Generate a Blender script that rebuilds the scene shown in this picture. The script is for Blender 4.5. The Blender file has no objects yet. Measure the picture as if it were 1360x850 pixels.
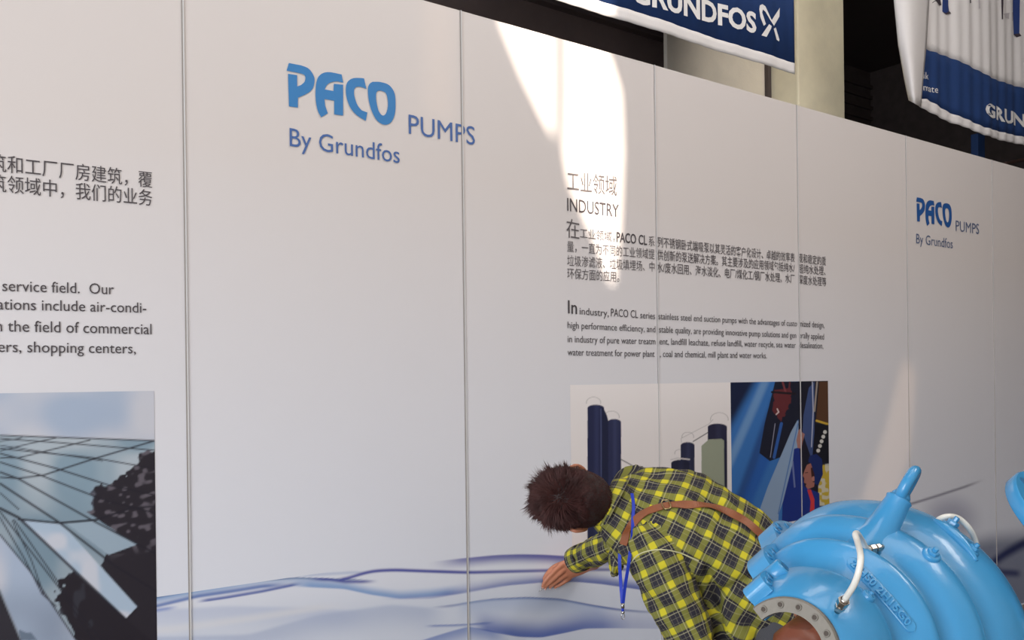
import bpy, bmesh, math, random
import numpy as np
from mathutils import Vector, Matrix, noise
from mathutils.bvhtree import BVHTree
random.seed(7)
SC = bpy.context.scene
COL = SC.collection

# ------------------------------------------------------------------ camera
CAMZ = 1.50                      # eye height
YAW, ROLL, FPX, PCX, PCY = 0.6396, -0.0124, 1200.0, 680.0, 506.65
WALL_Y, SEAM0, TOPZ = 2.7548, 0.8334, CAMZ + 1.3592
_f = Vector((math.sin(YAW), math.cos(YAW), 0)); _r = Vector((math.cos(YAW), -math.sin(YAW), 0)); _u = Vector((0, 0, 1))
CR = math.cos(ROLL) * _r + math.sin(ROLL) * _u
CU = -math.sin(ROLL) * _r + math.cos(ROLL) * _u
CF = _f
CAM = Vector((0, 0, CAMZ))
cd = bpy.data.cameras.new('camera'); cam = bpy.data.objects.new('camera', cd); COL.objects.link(cam)
cd.sensor_fit = 'HORIZONTAL'; cd.sensor_width = 36.0; cd.lens = 36.0 * FPX / 1360.0
cd.shift_y = (PCY - 425.0) / 1360.0
cd.clip_start = 0.05; cd.clip_end = 100
m = Matrix((CR, CU, -CF)).transposed().to_4x4(); m.translation = CAM
cam.matrix_world = m
SC.camera = cam

# ------------------------------------------------------------------ light
SC.view_settings.view_transform = 'Standard'
SC.view_settings.look = 'None'
SC.view_settings.gamma = 1.0
SC.view_settings.exposure = 0.10
SC.view_settings.use_curve_mapping = False
world = bpy.data.worlds.new('world'); SC.world = world; world.use_nodes = True
wn = world.node_tree.nodes['Background']
wn.inputs[0].default_value = (0.80, 0.88, 1.0, 1); wn.inputs[1].default_value = 0.9

SUN = Vector((-0.34, -0.80, 0.50)).normalized()        # towards the sun
sd = bpy.data.lights.new('sun', 'SUN'); sd.energy = 11.0; sd.angle = math.radians(0.8); sd.color = (1.0, 0.87, 0.72)
so = bpy.data.objects.new('sun', sd); COL.objects.link(so)
so.rotation_euler = SUN.to_track_quat('Z', 'Y').to_euler(); so.location = SUN * 12

def area(name, loc, target, sx, sy, energy, color):
    d = bpy.data.lights.new(name, 'AREA'); d.shape = 'RECTANGLE'; d.size = sx; d.size_y = sy
    d.energy = energy; d.color = color
    o = bpy.data.objects.new(name, d); COL.objects.link(o); o.location = loc
    o.rotation_euler = (Vector(loc) - Vector(target)).to_track_quat('Z', 'Y').to_euler()
    return o
# added area lamps for fill
area('left_fill_lamp', (-4.6, -0.6, 1.75), (1.5, 2.4, 0.9), 3.4, 3.3, 285, (0.95, 0.98, 1.0))  # added lamp, brightens the wall from the left
area('overhead_fill_lamp', (1.2, -0.2, 6.6), (1.6, 1.6, 0), 6.0, 2.0, 95, (1.0, 0.93, 0.87))  # added fill from above, under a closed ceiling
area('column_fill_lamp', (3.4, 1.6, 6.7), (3.6, 4.2, 2.8), 3.0, 1.2, 55, (1.0, 0.95, 0.88))  # added to brighten the column and banners
area('pump_highlight_lamp', (4.6, -1.2, 5.6), (1.0, 1.2, 1.0), 3.0, 0.8, 75, (1.0, 0.93, 0.87))  # added to put highlights on the pump ridges

# ------------------------------------------------------------------ geometry helpers
def ray(px, py):
    return CR * ((px - PCX) / FPX) - CU * ((py - PCY) / FPX) + CF
def C3(px, py, z):                       # a point seen at a pixel, at camera depth z
    return CAM + ray(px, py) * z
def W(px, py, y=WALL_Y):                 # a point seen at a pixel, on a plane parallel to the wall
    d = ray(px, py); return CAM + d * (y / d.y)
def V(x, y, z):                          # direction: right, down, forward
    return CR * x - CU * y + CF * z
def PX(X, Z, y=WALL_Y):                  # numpy: wall coordinates -> pixels
    dx, dy, dz = X, y, Z - CAMZ
    a = dx * CR.x + dy * CR.y + dz * CR.z; b = dx * CU.x + dy * CU.y + dz * CU.z; c = dx * CF.x + dy * CF.y + dz * CF.z
    return PCX + FPX * a / c, PCY - FPX * b / c

def lin(c):
    return tuple(((x / 255.0) / 12.92 if x / 255.0 <= 0.04045 else ((x / 255.0 + 0.055) / 1.055) ** 2.4) for x in c)

def tag(o, label=None, cat=None, group=None, kind=None):
    if label: o['label'] = label
    if cat: o['category'] = cat
    if group: o['group'] = group
    if kind: o['kind'] = kind
    return o
def empty(name, loc=(0, 0, 0)):
    o = bpy.data.objects.new(name, None); o.empty_display_size = 0.1; o.location = loc; COL.objects.link(o); return o
def put(name, me, mat, parent=None, smooth=False):
    o = bpy.data.objects.new(name, me); COL.objects.link(o)
    if mat is not None and not me.materials: me.materials.append(mat)
    if parent is not None:
        o.parent = parent; o.matrix_parent_inverse = Matrix.Translation(parent.location).inverted()
    if smooth:
        me.polygons.foreach_set('use_smooth', [True] * len(me.polygons))
    return o
def mesh(verts, faces):
    me = bpy.data.meshes.new('m'); me.from_pydata([tuple(v) for v in verts], [], faces); me.update(); return me
def fix(me):
    bm = bmesh.new(); bm.from_mesh(me); bmesh.ops.remove_doubles(bm, verts=bm.verts, dist=1e-6)
    bmesh.ops.recalc_face_normals(bm, faces=bm.faces); bm.to_mesh(me); bm.free(); return me

class MB:
    def __init__(s): s.v = []; s.f = []
    def add(s, vs, fs):
        n = len(s.v); s.v += [Vector(x) for x in vs]; s.f += [tuple(i + n for i in f) for f in fs]; return s
    def box(s, a, b):
        x0, y0, z0 = a; x1, y1, z1 = b
        return s.add([(x0, y0, z0), (x1, y0, z0), (x1, y1, z0), (x0, y1, z0), (x0, y0, z1), (x1, y0, z1), (x1, y1, z1), (x0, y1, z1)],
                     [(0, 3, 2, 1), (4, 5, 6, 7), (0, 1, 5, 4), (1, 2, 6, 5), (2, 3, 7, 6), (3, 0, 4, 7)])
    def prism(s, pts, d):                # flat outline extruded by vector d
        n = len(pts); d = Vector(d)
        return s.add(list(pts) + [Vector(p) + d for p in pts],
                     [tuple(range(n)), tuple(range(2 * n - 1, n - 1, -1))] + [(i, (i + 1) % n, n + (i + 1) % n, n + i) for i in range(n)])
    def rings(s, rings, closed=False, caps=True):
        n = len(rings[0]); k = len(rings); vs = [p for r in rings for p in r]; fs = []
        for i in range(k if closed else k - 1):
            j = (i + 1) % k
            for q in range(n):
                t = (q + 1) % n
                fs.append((i * n + q, i * n + t, j * n + t, j * n + q))
        if caps and not closed: fs += [tuple(range(n - 1, -1, -1)), tuple((k - 1) * n + q for q in range(n))]
        return s.add(vs, fs)
    def tube(s, pts, rads, n=12):
        pts = [Vector(p) for p in pts]
        if not isinstance(rads, (list, tuple)): rads = [rads] * len(pts)
        rg = []; up = None
        for i, p in enumerate(pts):
            d = (pts[min(i + 1, len(pts) - 1)] - pts[max(i - 1, 0)]).normalized()
            if up is None: up = Vector((0, 0, 1)) if abs(d.z) < .9 else Vector((1, 0, 0))
            u = (up - d * up.dot(d)).normalized(); w = d.cross(u); up = u
            rg.append([p + (u * math.cos(2 * math.pi * q / n) + w * math.sin(2 * math.pi * q / n)) * rads[i] for q in range(n)])
        return s.rings(rg)
    def loft(s, secs, n=28, e=2.0):      # secs: (centre, half-axis u, half-axis v)
        rg = []
        for c, u, v in secs:
            r = []
            for q in range(n):
                a = 2 * math.pi * q / n; ca, sa = math.cos(a), math.sin(a)
                r.append(c + u * (math.copysign(abs(ca) ** (2 / e), ca)) + v * (math.copysign(abs(sa) ** (2 / e), sa)))
            rg.append(r)
        return s.rings(rg)
    def build(s, name, mat, parent=None, smooth=False, bevel=0, seg=2):
        me = fix(mesh(s.v, s.f)); o = put(name, me, mat, parent, smooth)
        if bevel:
            b = o.modifiers.new('b', 'BEVEL'); b.width = bevel; b.segments = seg; b.limit_method = 'ANGLE'; b.angle_limit = math.radians(35)
        return o
def spline(pts, k=8):                    # Catmull-Rom through points
    pts = [Vector(p) for p in pts]; out = []
    P = [pts[0] * 2 - pts[1]] + pts + [pts[-1] * 2 - pts[-2]]
    for i in range(1, len(P) - 2):
        for j in range(k):
            t = j / k; a, b, c, d = P[i - 1], P[i], P[i + 1], P[i + 2]
            out.append(0.5 * ((2 * b) + (c - a) * t + (2 * a - 5 * b + 4 * c - d) * t * t + (3 * b - a - 3 * c + d) * t ** 3))
    out.append(pts[-1]); return out
def remeshed(vs, fs, voxel, smooth_it=6):
    me = fix(mesh(vs, fs)); o = bpy.data.objects.new('tmp', me); COL.objects.link(o)
    r = o.modifiers.new('r', 'REMESH'); r.mode = 'VOXEL'; r.voxel_size = voxel
    if smooth_it:
        s = o.modifiers.new('s', 'SMOOTH'); s.factor = 0.5; s.iterations = smooth_it
    dg = bpy.context.evaluated_depsgraph_get(); out = bpy.data.meshes.new_from_object(o.evaluated_get(dg))
    bpy.data.objects.remove(o); return out

# ------------------------------------------------------------------ material helpers
def mat(name, col, rough=0.6, metal=0.0, bump=0.0, bscale=60.0, var=0.0, coat=0.0, spec=0.5, vscale=6.0):
    M = bpy.data.materials.new(name); M.use_nodes = True; nt = M.node_tree; b = nt.nodes['Principled BSDF']
    c = lin(col) + (1,)
    b.inputs['Base Color'].default_value = c; b.inputs['Roughness'].default_value = rough; b.inputs['Metallic'].default_value = metal
    b.inputs['Coat Weight'].default_value = coat; b.inputs['Specular IOR Level'].default_value = spec
    tc = nt.nodes.new('ShaderNodeTexCoord')
    if var:
        n = nt.nodes.new('ShaderNodeTexNoise'); n.inputs['Scale'].default_value = vscale; n.inputs['Detail'].default_value = 5
        r = nt.nodes.new('ShaderNodeValToRGB'); r.color_ramp.elements[0].position = .3; r.color_ramp.elements[1].position = .7
        r.color_ramp.elements[0].color = tuple(x * (1 - var) for x in c[:3]) + (1,); r.color_ramp.elements[1].color = tuple(min(1, x * (1 + var)) for x in c[:3]) + (1,)
        nt.links.new(tc.outputs['Object'], n.inputs['Vector']); nt.links.new(n.outputs['Fac'], r.inputs[0]); nt.links.new(r.outputs[0], b.inputs['Base Color'])
    if bump:
        n = nt.nodes.new('ShaderNodeTexNoise'); n.inputs['Scale'].default_value = bscale; n.inputs['Detail'].default_value = 3
        bp = nt.nodes.new('ShaderNodeBump'); bp.inputs['Strength'].default_value = bump; bp.inputs['Distance'].default_value = .004
        nt.links.new(tc.outputs['Object'], n.inputs['Vector']); nt.links.new(n.outputs['Fac'], bp.inputs['Height']); nt.links.new(bp.outputs[0], b.inputs['Normal'])
    return M
def vcol_mat(name, rough=.45):
    M = bpy.data.materials.new(name); M.use_nodes = True; nt = M.node_tree; b = nt.nodes['Principled BSDF']
    a = nt.nodes.new('ShaderNodeAttribute'); a.attribute_name = 'ink'; nt.links.new(a.outputs['Color'], b.inputs['Base Color'])
    b.inputs['Roughness'].default_value = rough; b.inputs['Specular IOR Level'].default_value = .3
    return M

# the printed ground of the wall: warm white above, cool below (print colour, low end lightened to make up for dim light, sRGB)
G_TOP, G_LOW = np.array((214, 207, 205.)), np.array((223, 228, 241.))
G_Z0, G_Z1 = CAMZ - 0.95, CAMZ + 0.75
def ground(Z):
    t = np.clip((Z - G_Z0) / (G_Z1 - G_Z0), 0, 1)[..., None]
    return np.array(lin(G_LOW)) * (1 - t) + np.array(lin(G_TOP)) * t     # linear
M_panel = bpy.data.materials.new('laminated_print_panel'); M_panel.use_nodes = True
nt = M_panel.node_tree; b = nt.nodes['Principled BSDF']
geo = nt.nodes.new('ShaderNodeNewGeometry'); sep = nt.nodes.new('ShaderNodeSeparateXYZ'); mr = nt.nodes.new('ShaderNodeMapRange')
mx = nt.nodes.new('ShaderNodeMix'); mx.data_type = 'RGBA'
mr.inputs['From Min'].default_value = G_Z0; mr.inputs['From Max'].default_value = G_Z1
mx.inputs[6].default_value = lin(G_LOW) + (1,); mx.inputs[7].default_value = lin(G_TOP) + (1,)
nt.links.new(geo.outputs['Position'], sep.inputs[0]); nt.links.new(sep.outputs['Z'], mr.inputs['Value'])
nt.links.new(mr.outputs[0], mx.inputs[0]); nt.links.new(mx.outputs[2], b.inputs['Base Color'])
b.inputs['Roughness'].default_value = .45; b.inputs['Specular IOR Level'].default_value = .3
M_print = vcol_mat('printed_ink')
M_edge = mat('panel_gap_shadow_grey', (146, 140, 136), .7)
M_edge2 = mat('pale_gap_grey', (168, 162, 160), .6)
M_strip = mat('white_joint_strip', (214, 214, 216), .4)
M_ink = mat('charcoal_ink', (72, 66, 70), .5)
M_ink2 = mat('grey_ink', (96, 90, 92), .5)
M_logo = mat('logo_blue_ink', (45, 122, 184), .45)
M_logo2 = mat('logo_dark_blue_ink', (66, 100, 160), .45)
M_logo3 = mat('small_logo_blue_ink', (34, 84, 150), .45)
M_logo4 = mat('small_logo_grey_blue_ink', (84, 98, 132), .45)

# ------------------------------------------------------------------ setting
M_conc = mat('hall_floor_concrete', (118, 104, 96), .6, bump=.3, bscale=20, var=.15)
M_dark = mat('dark_hall_cladding', (84, 74, 72), .85, var=.15)
M_dark2 = mat('dark_roof_soffit', (84, 74, 72), .9)
M_beige = mat('beige_painted_block', (240, 231, 214), .8, bump=.25, bscale=90, var=.05)
M_cream = mat('cream_painted_column', (242, 233, 205), .75, bump=.25, bscale=70, var=.06)
M_white = mat('white_hall_paint', (222, 220, 214), .8)
HX0, HX1, HY0, HY1, HZ = -6.0, 15.0, -2.2, 9.2, 7.0
o = MB().box((HX0, HY0, -.1), (HX1, HY1, 0)).build('floor', M_conc); tag(o, kind='structure')
o = MB().box((HX0, HY0, HZ), (HX1, HY1, HZ + .15)).build('ceiling', M_dark2); tag(o, kind='structure')
o = MB().box((HX1, HY0, 0), (HX1 + .15, HY1, HZ)).build('wall_right', M_dark); tag(o, kind='structure')
wb = MB().box((HX0, HY1, 0), (HX1, HY1 + .15, HZ)).build('wall_far', M_dark); tag(wb, kind='structure')
for k in range(22):                     # cladding ribs of the far wall
    z = 2.7 + k * .19
    MB().box((HX0, HY1 - .05, z), (HX1, HY1, z + .06)).build('cladding_rail', M_dark2, wb)

# unseen wall added behind the viewer: its holes are cut to shape the sun patches
def thru(pts):                           # wall-plane points moved back along the sun to the front wall
    k = (HY0 - WALL_Y) / SUN.y
    return [p + SUN * k for p in pts]
beams = [
    # left wedge, right band (split by the mullion), seen on the printed wall
    [(655, -5), (664, 28), (690, 92), (722, 158), (735, 182), (736, 100), (735, 44), (733, -60), (731, -190), (590, -190), (640, -60)],
    [(785, -235), (770, -170), (749, -60), (750, 52), (750, 120), (748, 200), (755, 240), (775, 285), (795, 330), (806, 372), (815, 372), (822, 300), (826, 200), (823, 120), (812, 84), (795, 40), (800, -10), (838, -80), (868, -143), (876, -235)],
    [(560, -60), (560, 150), (600, 172), (604, -60)],
    [(1196, 480), (1176, 560), (1150, 640), (1136, 676), (1180, 690), (1210, 600), (1216, 500), (1208, 478)],
]
holes = [thru([W(*p) for p in bm_]) for bm_ in beams]
bm = bmesh.new(); fy = HY0
outer = [bm.verts.new(p) for p in ((HX0, fy, 0), (HX1, fy, 0), (HX1, fy, HZ), (HX0, fy, HZ))]
ed = [bm.edges.new((outer[i], outer[(i + 1) % 4])) for i in range(4)]
for h in holes:
    vs = [bm.verts.new((p.x, fy, p.z)) for p in h]
    ed += [bm.edges.new((vs[i], vs[(i + 1) % len(vs)])) for i in range(len(vs))]
bmesh.ops.triangle_fill(bm, use_beauty=True, use_dissolve=False, edges=ed)
me = bpy.data.meshes.new('m'); bm.to_mesh(me); bm.free()
wf = put('wall_front_gobo', me, M_white); tag(wf, kind='structure')
s_ = wf.modifiers.new('s', 'SOLIDIFY'); s_.thickness = .02
M_filter = bpy.data.materials.new('sun_filter_film'); M_filter.use_nodes = True  # added filter over two holes, dims the sun to faint patches
nt = M_filter.node_tree; nt.nodes.remove(nt.nodes['Principled BSDF']); tr = nt.nodes.new('ShaderNodeBsdfTransparent'); tr.inputs[0].default_value = (.055, .042, .030, 1)
nt.links.new(tr.outputs[0], nt.nodes['Material Output'].inputs[0])
M_filter2 = M_filter.copy(); M_filter2.name = 'dense_sun_filter_film'; M_filter2.node_tree.nodes['Transparent BSDF'].inputs[0].default_value = (.026, .020, .014, 1)
for h in holes[2:]:
    M_filter_ = M_filter if h is holes[3] else M_filter2
    me = mesh([(p.x, fy - .02, p.z) for p in h], [tuple(range(len(h)))]); put('sun_filter', me, M_filter_, wf)

# column, block infill, dark beam, rack post behind the printed wall
YC = WALL_Y + 1.0
a, b_ = W(1060, 100, YC), W(1122, 100, YC)
o = MB().box((a.x, YC, 0), (b_.x, YC + .45, HZ)).build('column_concrete', M_cream, bevel=.012); tag(o, kind='structure')
YI = YC + .25
a2 = W(886, 60, YI)
inf = MB().box((a2.x, YI, 0), (a.x - .002, YI + .03, HZ)).build('wall_infill', M_beige); tag(inf, kind='structure')
a3 = W(1020, 100, YI - .03); a4 = W(1027, 100, YI - .03)
MB().box((a3.x, YI - .03, 1.0), (a4.x, YI - .001, HZ)).build('conduit', M_dark2, inf)
# dark steel beam to the left of the infill
YB = YI + .25
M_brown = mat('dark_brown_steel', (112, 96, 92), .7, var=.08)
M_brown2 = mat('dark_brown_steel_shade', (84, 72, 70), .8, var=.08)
bl = W(886, 60, YB)
o = empty('steel_fascia', (0, YB, 0)); tag(o, kind='structure')
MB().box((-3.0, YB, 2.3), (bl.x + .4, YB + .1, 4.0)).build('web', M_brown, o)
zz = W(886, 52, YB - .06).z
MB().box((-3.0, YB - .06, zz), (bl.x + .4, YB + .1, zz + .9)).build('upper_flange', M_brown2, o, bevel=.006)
M_rack = mat('blue_rack_paint', (38, 72, 128), .5)
p = W(1299, 190, WALL_Y + 2.2); q = W(1310, 190, WALL_Y + 2.2)
rk = empty('pallet_rack_upright', (p.x, WALL_Y + 2.2, 0)); tag(rk, 'narrow blue steel post showing between the right banner and the wall top', 'post')
o = MB().box((p.x, WALL_Y + 2.2, 0), (q.x - .035, WALL_Y + 2.28, 4.2)).build('upright_face', M_rack, rk, bevel=.003)
MB().box((q.x - .03, WALL_Y + 2.24, 0), (q.x, WALL_Y + 2.3, 4.2)).build('upright_return', M_rack, rk)
MB().box((p.x - .02, WALL_Y + 2.16, 0), (q.x + .02, WALL_Y + 2.32, .012)).build('base_plate', M_rack, rk)
p = W(1335, 217, WALL_Y + 2.6); q = W(1385, 207, WALL_Y + 2.6)
o = MB().tube([p, q], .02, 8).build('roof_brace', mat('brown_red_primer', (120, 92, 86), .7)); tag(o, kind='structure')
q2 = q + Vector((.0, 0, -3)); 

# ------------------------------------------------------------------ the printed display wall
wall = empty('wall_display', (0, WALL_Y, 0)); tag(wall, 'long white exhibition wall of tall printed panels with blue waves and text', kind='structure')
PX0 = SEAM0 - 3
for n in range(12):
    x0 = PX0 + n
    MB().box((x0 + .001, WALL_Y, 0.0), (x0 + .999, WALL_Y + .04, TOPZ)).build('panel', M_panel, wall, bevel=.0008, seg=1)
for n in range(1, 12):
    x0 = PX0 + n
    ga = (.0022 if n < 5 else .0004)
    MB().box((x0 + .0010 - ga * 1.4, WALL_Y - .004, 0), (x0 + .0010, WALL_Y, TOPZ)).build('joint_gap', M_edge if n < 5 else M_edge2, wall)
    MB().box((x0 + .0010, WALL_Y - .0045, 0), (x0 + .0045, WALL_Y, TOPZ)).build('joint_strip', M_strip, wall)
for n in range(0, 12, 2):                # rear props that keep the wall upright
    MB().box((PX0 + n + .3, WALL_Y + .041, 0), (PX0 + n + .34, WALL_Y + .45, .04)).build('rear_foot', M_dark2, wall)

# --- painting tools: colours computed on wall points (linear rgb arrays)
def SM(e0, e1, x): t = np.clip((x - e0) / (e1 - e0), 0, 1); return t * t * (3 - 2 * t)
def blend(c, col, a): a = np.clip(a, 0, 1)[..., None]; return c * (1 - a) + np.array(lin(col)) * a
def inpoly(x, y, poly):
    ins = np.zeros(x.shape, bool); n = len(poly)
    for i in range(n):
        x1, y1 = poly[i]; x2, y2 = poly[(i + 1) % n]
        if y1 == y2: continue
        c = ((y1 > y) != (y2 > y)) & (x < (x2 - x1) * (y - y1) / (y2 - y1) + x1); ins ^= c
    return ins
def dline(x, y, pts):
    d = np.full(x.shape, 1e9)
    for (x1, y1), (x2, y2) in zip(pts[:-1], pts[1:]):
        L = (x2 - x1) ** 2 + (y2 - y1) ** 2 + 1e-9
        t = np.clip(((x - x1) * (x2 - x1) + (y - y1) * (y2 - y1)) / L, 0, 1)
        d = np.minimum(d, np.hypot(x - x1 - t * (x2 - x1), y - y1 - t * (y2 - y1)))
    return d
def stroke(c, x, y, pts, w, col, a=1.0):
    return blend(c, col, a * (1 - SM(w * .5 - .35, w * .5 + .6, dline(x, y, pts))))
def nz(x, y, s=1.0, seed=0):             # smooth value noise
    x = x * s + seed * 17.3; y = y * s + seed * 9.1
    xi, yi = np.floor(x), np.floor(y); fx, fy_ = x - xi, y - yi; fx = fx * fx * (3 - 2 * fx); fy_ = fy_ * fy_ * (3 - 2 * fy_)
    h = lambda i, j: (np.sin(i * 127.1 + j * 311.7) * 43758.5453) % 1.0
    return (h(xi, yi) * (1 - fx) + h(xi + 1, yi) * fx) * (1 - fy_) + (h(xi, yi + 1) * (1 - fx) + h(xi + 1, yi + 1) * fx) * fy_
def curve_y(x, pts):
    xs = [p[0] for p in pts]; ys = [p[1] for p in pts]
    k = np.linspace(xs[0], xs[-1], 160); yy = np.interp(k, xs, ys); w = np.hanning(15); w /= w.sum()
    yp = np.concatenate([np.full(7, yy[0]), yy, np.full(7, yy[-1])]); return np.interp(x, k, np.convolve(yp, w, 'valid'))
def band(c, x, y, pts, up, dn, col, a, fade=25, prof=None):
    """soft band about a curve: reaches `up` px above it and `dn` px below it"""
    cy = curve_y(x, pts); d = y - cy
    al = np.where(d < 0, 1 - SM(0, up, -d), 1 - SM(0, dn, d))
    al = al * SM(pts[0][0], pts[0][0] + fade, x) * (1 - SM(pts[-1][0] - fade, pts[-1][0], x))
    if prof: al = al * np.interp(x, [p[0] for p in prof], [p[1] for p in prof])
    return blend(c, col, al * a)
def painted(name, x0, x1, z0, z1, step, fn, dy=.0006, ss=3):
    nx = int((x1 - x0) / step) + 2; nzv = int((z1 - z0) / step) + 2
    X, Z = np.meshgrid(np.linspace(x0, x1, nx), np.linspace(z0, z1, nzv))
    c = 0
    for a_ in range(ss):                 # several samples a cell keep printed edges clean
        for b_ in range(ss):
            Xs = X + ((a_ + .5) / ss - .5) * step; Zs = Z + ((b_ + .5) / ss - .5) * step
            px, py = PX(Xs, Zs); c = c + np.clip(fn(px, py, Xs, Zs), 0, 1)
    c = c / (ss * ss)
    co = np.stack([X, np.full_like(X, WALL_Y - dy), Z], -1).reshape(-1, 3)
    me = bpy.data.meshes.new(name); nv = nx * nzv; i, j = np.meshgrid(np.arange(nx - 1), np.arange(nzv - 1)); a_ = (j * nx + i).ravel()
    q_ = np.stack([a_, a_ + 1, a_ + nx + 1, a_ + nx], -1).astype(np.int32); nf = len(q_)
    me.vertices.add(nv); me.vertices.foreach_set('co', co.ravel())
    me.loops.add(nf * 4); me.loops.foreach_set('vertex_index', q_.ravel())
    me.polygons.add(nf); me.polygons.foreach_set('loop_start', np.arange(nf, dtype=np.int32) * 4)
    try: me.polygons.foreach_set('loop_total', np.full(nf, 4, dtype=np.int32))
    except Exception: pass
    me.update(calc_edges=True)
    at = me.color_attributes.new('ink', 'FLOAT_COLOR', 'POINT')
    at.data.foreach_set('color', np.concatenate([c.reshape(-1, 3), np.ones((nv, 1))], 1).ravel())
    return put(name, me, M_print, wall)

def waves(x, y, X, Z):
    c = ground(Z)
    c = c + 0 * X[..., None]
    under = SM(0, 60, y - curve_y(x, [(200, 792), (250, 785), (310, 777), (400, 770), (520, 760), (700, 745), (900, 745), (1200, 745)]))
    c = blend(c, (196, 204, 220), under * .55)
    c = band(c, x, y, [(150, 850), (330, 846), (420, 820), (520, 806), (570, 810), (600, 816)], 6, 40, (166, 178, 206), .6, 40)
    c = band(c, x, y, [(120, 815), (230, 812), (300, 808), (400, 810), (500, 815)], 6, 30, (168, 180, 210), .45, 60)
    c = band(c, x, y, [(130, 842), (230, 836), (330, 822), (420, 808), (470, 803)], 10, 8, (216, 218, 226), .8, 60)
    c = band(c, x, y, [(150, 812), (208, 793), (250, 785), (310, 775), (347, 770), (391, 768), (450, 769), (490, 770)], 2, 14, (92, 140, 196), .75, 60, [(200, 1), (300, 1), (360, .6), (460, .4)])
    c = band(c, x, y, [(150, 811), (208, 792.5), (250, 784), (310, 774), (347, 770), (391, 767), (450, 769), (500, 770)], 1.2, 3.4, (34, 84, 140), .95, 40, [(200, .9), (330, .95), (420, .6), (500, .8)])
    c = band(c, x, y, [(150, 818), (208, 805), (262, 792), (310, 785), (347, 779), (391, 775)], 5, 4, (48, 92, 170), .8, 40)
    c = band(c, x, y, [(150, 824), (208, 810), (240, 805)], 3, 5, (120, 140, 200), .8, 20)
    c = band(c, x, y, [(258, 800), (300, 794), (347, 786), (391, 777), (405, 775)], 5, 2.4, (52, 78, 160), .9, 20)
    c = band(c, x, y, [(380, 777), (457, 781), (494, 789), (531, 794), (575, 791), (625, 786)], 13, 2.5, (92, 140, 200), .75, 35)
    c = band(c, x, y, [(500, 796), (575, 794), (623, 786), (680, 776), (750, 770)], 7, 2, (140, 150, 196), .55, 50)
    c = band(c, x, y, [(385, 765), (420, 763), (470, 760), (500, 761)], 3, 4, (150, 168, 204), .5, 30)
    c = band(c, x, y, [(405, 768), (437, 769), (458, 772), (480, 772), (505, 771)], 2, 5, (52, 60, 150), .85, 25)
    c = band(c, x, y, [(445, 771), (460, 769), (480, 762), (494, 758.5), (523, 757), (560, 758.5), (623, 760.5), (700, 758.5), (760, 757), (870, 756), (990, 760)], 4.2, 3.6, (52, 58, 152), .98, 12, [(440, .9), (520, 1), (600, 1), (720, .85), (900, .6)])
    c = band(c, x, y, [(565, 748), (600, 744), (623, 741.5), (660, 738), (690, 737), (720, 737.5), (760, 740), (900, 744), (1000, 750)], 2, 15, (64, 68, 156), .9, 55, [(560, .6), (640, .9), (740, 1), (900, .8)])
    c = band(c, x, y, [(560, 796), (600, 789), (622, 785), (666, 777.5), (719, 773), (765, 772), (799, 775), (847, 782), (900, 790)], 15, 1.6, (78, 96, 170), .9, 40, [(560, .3), (640, .5), (720, .7), (780, .95), (860, 1)])
    c = band(c, x, y, [(565, 807), (600, 804), (622, 800), (655, 795.5), (699, 793.5), (743, 795.5), (787, 804), (820, 809), (854, 812), (900, 812)], 1.6, 4, (66, 90, 158), .95, 35, [(560, .5), (700, .9), (800, 1), (860, .5)])
    c = band(c, x, y, [(600, 802), (655, 796), (699, 794), (743, 796), (787, 805), (820, 810)], 1, 34, (150, 170, 208), .5, 30)
    c = band(c, x, y, [(560, 831), (600, 830), (622, 829), (660, 826)], 1.5, 4, (110, 130, 186), .8, 20)
    c = band(c, x, y, [(540, 858), (580, 845), (600, 839), (622, 833), (650, 838), (680, 846)], 2, 22, (116, 136, 192), .8, 30)
    c = band(c, x, y, [(622, 832), (655, 839), (688, 845), (719, 846), (754, 839), (776, 834), (810, 833.5), (865, 834), (930, 836)], 30, 1.8, (66, 92, 170), .95, 26, [(622, .7), (680, .95), (740, .95), (800, .8), (840, .35), (930, .2)])
    # dark swell at the far right
    c = blend(c, (140, 142, 170), (1 - SM(8, 34, np.hypot((x - 1262) * .7, (y - 690) * .8))) * .6)
    c = band(c, x, y, [(1175, 685), (1204, 671), (1240, 660), (1280, 647), (1310, 636)], 3, 3, (96, 94, 120), .8, 30)
    swell = SM(-10, 20, y - curve_y(x, [(1200, 760), (1260, 735), (1290, 715), (1320, 708), (1360, 705), (1500, 700)])) * SM(1225, 1300, x) * (1 - SM(1380, 1520, x))
    c = blend(c, (96, 106, 136), swell * .8)
    c = band(c, x, y, [(1250, 800), (1290, 775), (1312, 752), (1335, 735), (1362, 720), (1420, 704), (1500, 700)], 12, 13, (24, 38, 92), .95, 20)
    c = band(c, x, y, [(1270, 750), (1290, 738), (1310, 745), (1330, 760), (1360, 762)], 8, 9, (30, 44, 100), .85, 12)
    return c
xr = W(1360, 700).x + 1.6
xm_ = W(885, 790).x
painted('wave_print', W(207, 790).x, xm_, CAMZ - 1.15, CAMZ - 0.62, .0034, waves, ss=1)
painted('wave_print', W(207, 790).x, xm_, 0.012, CAMZ - 1.15, .012, waves, ss=1)
painted('wave_print', xm_, xr, 0.012, CAMZ - 0.62, .008, waves, ss=1)

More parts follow.
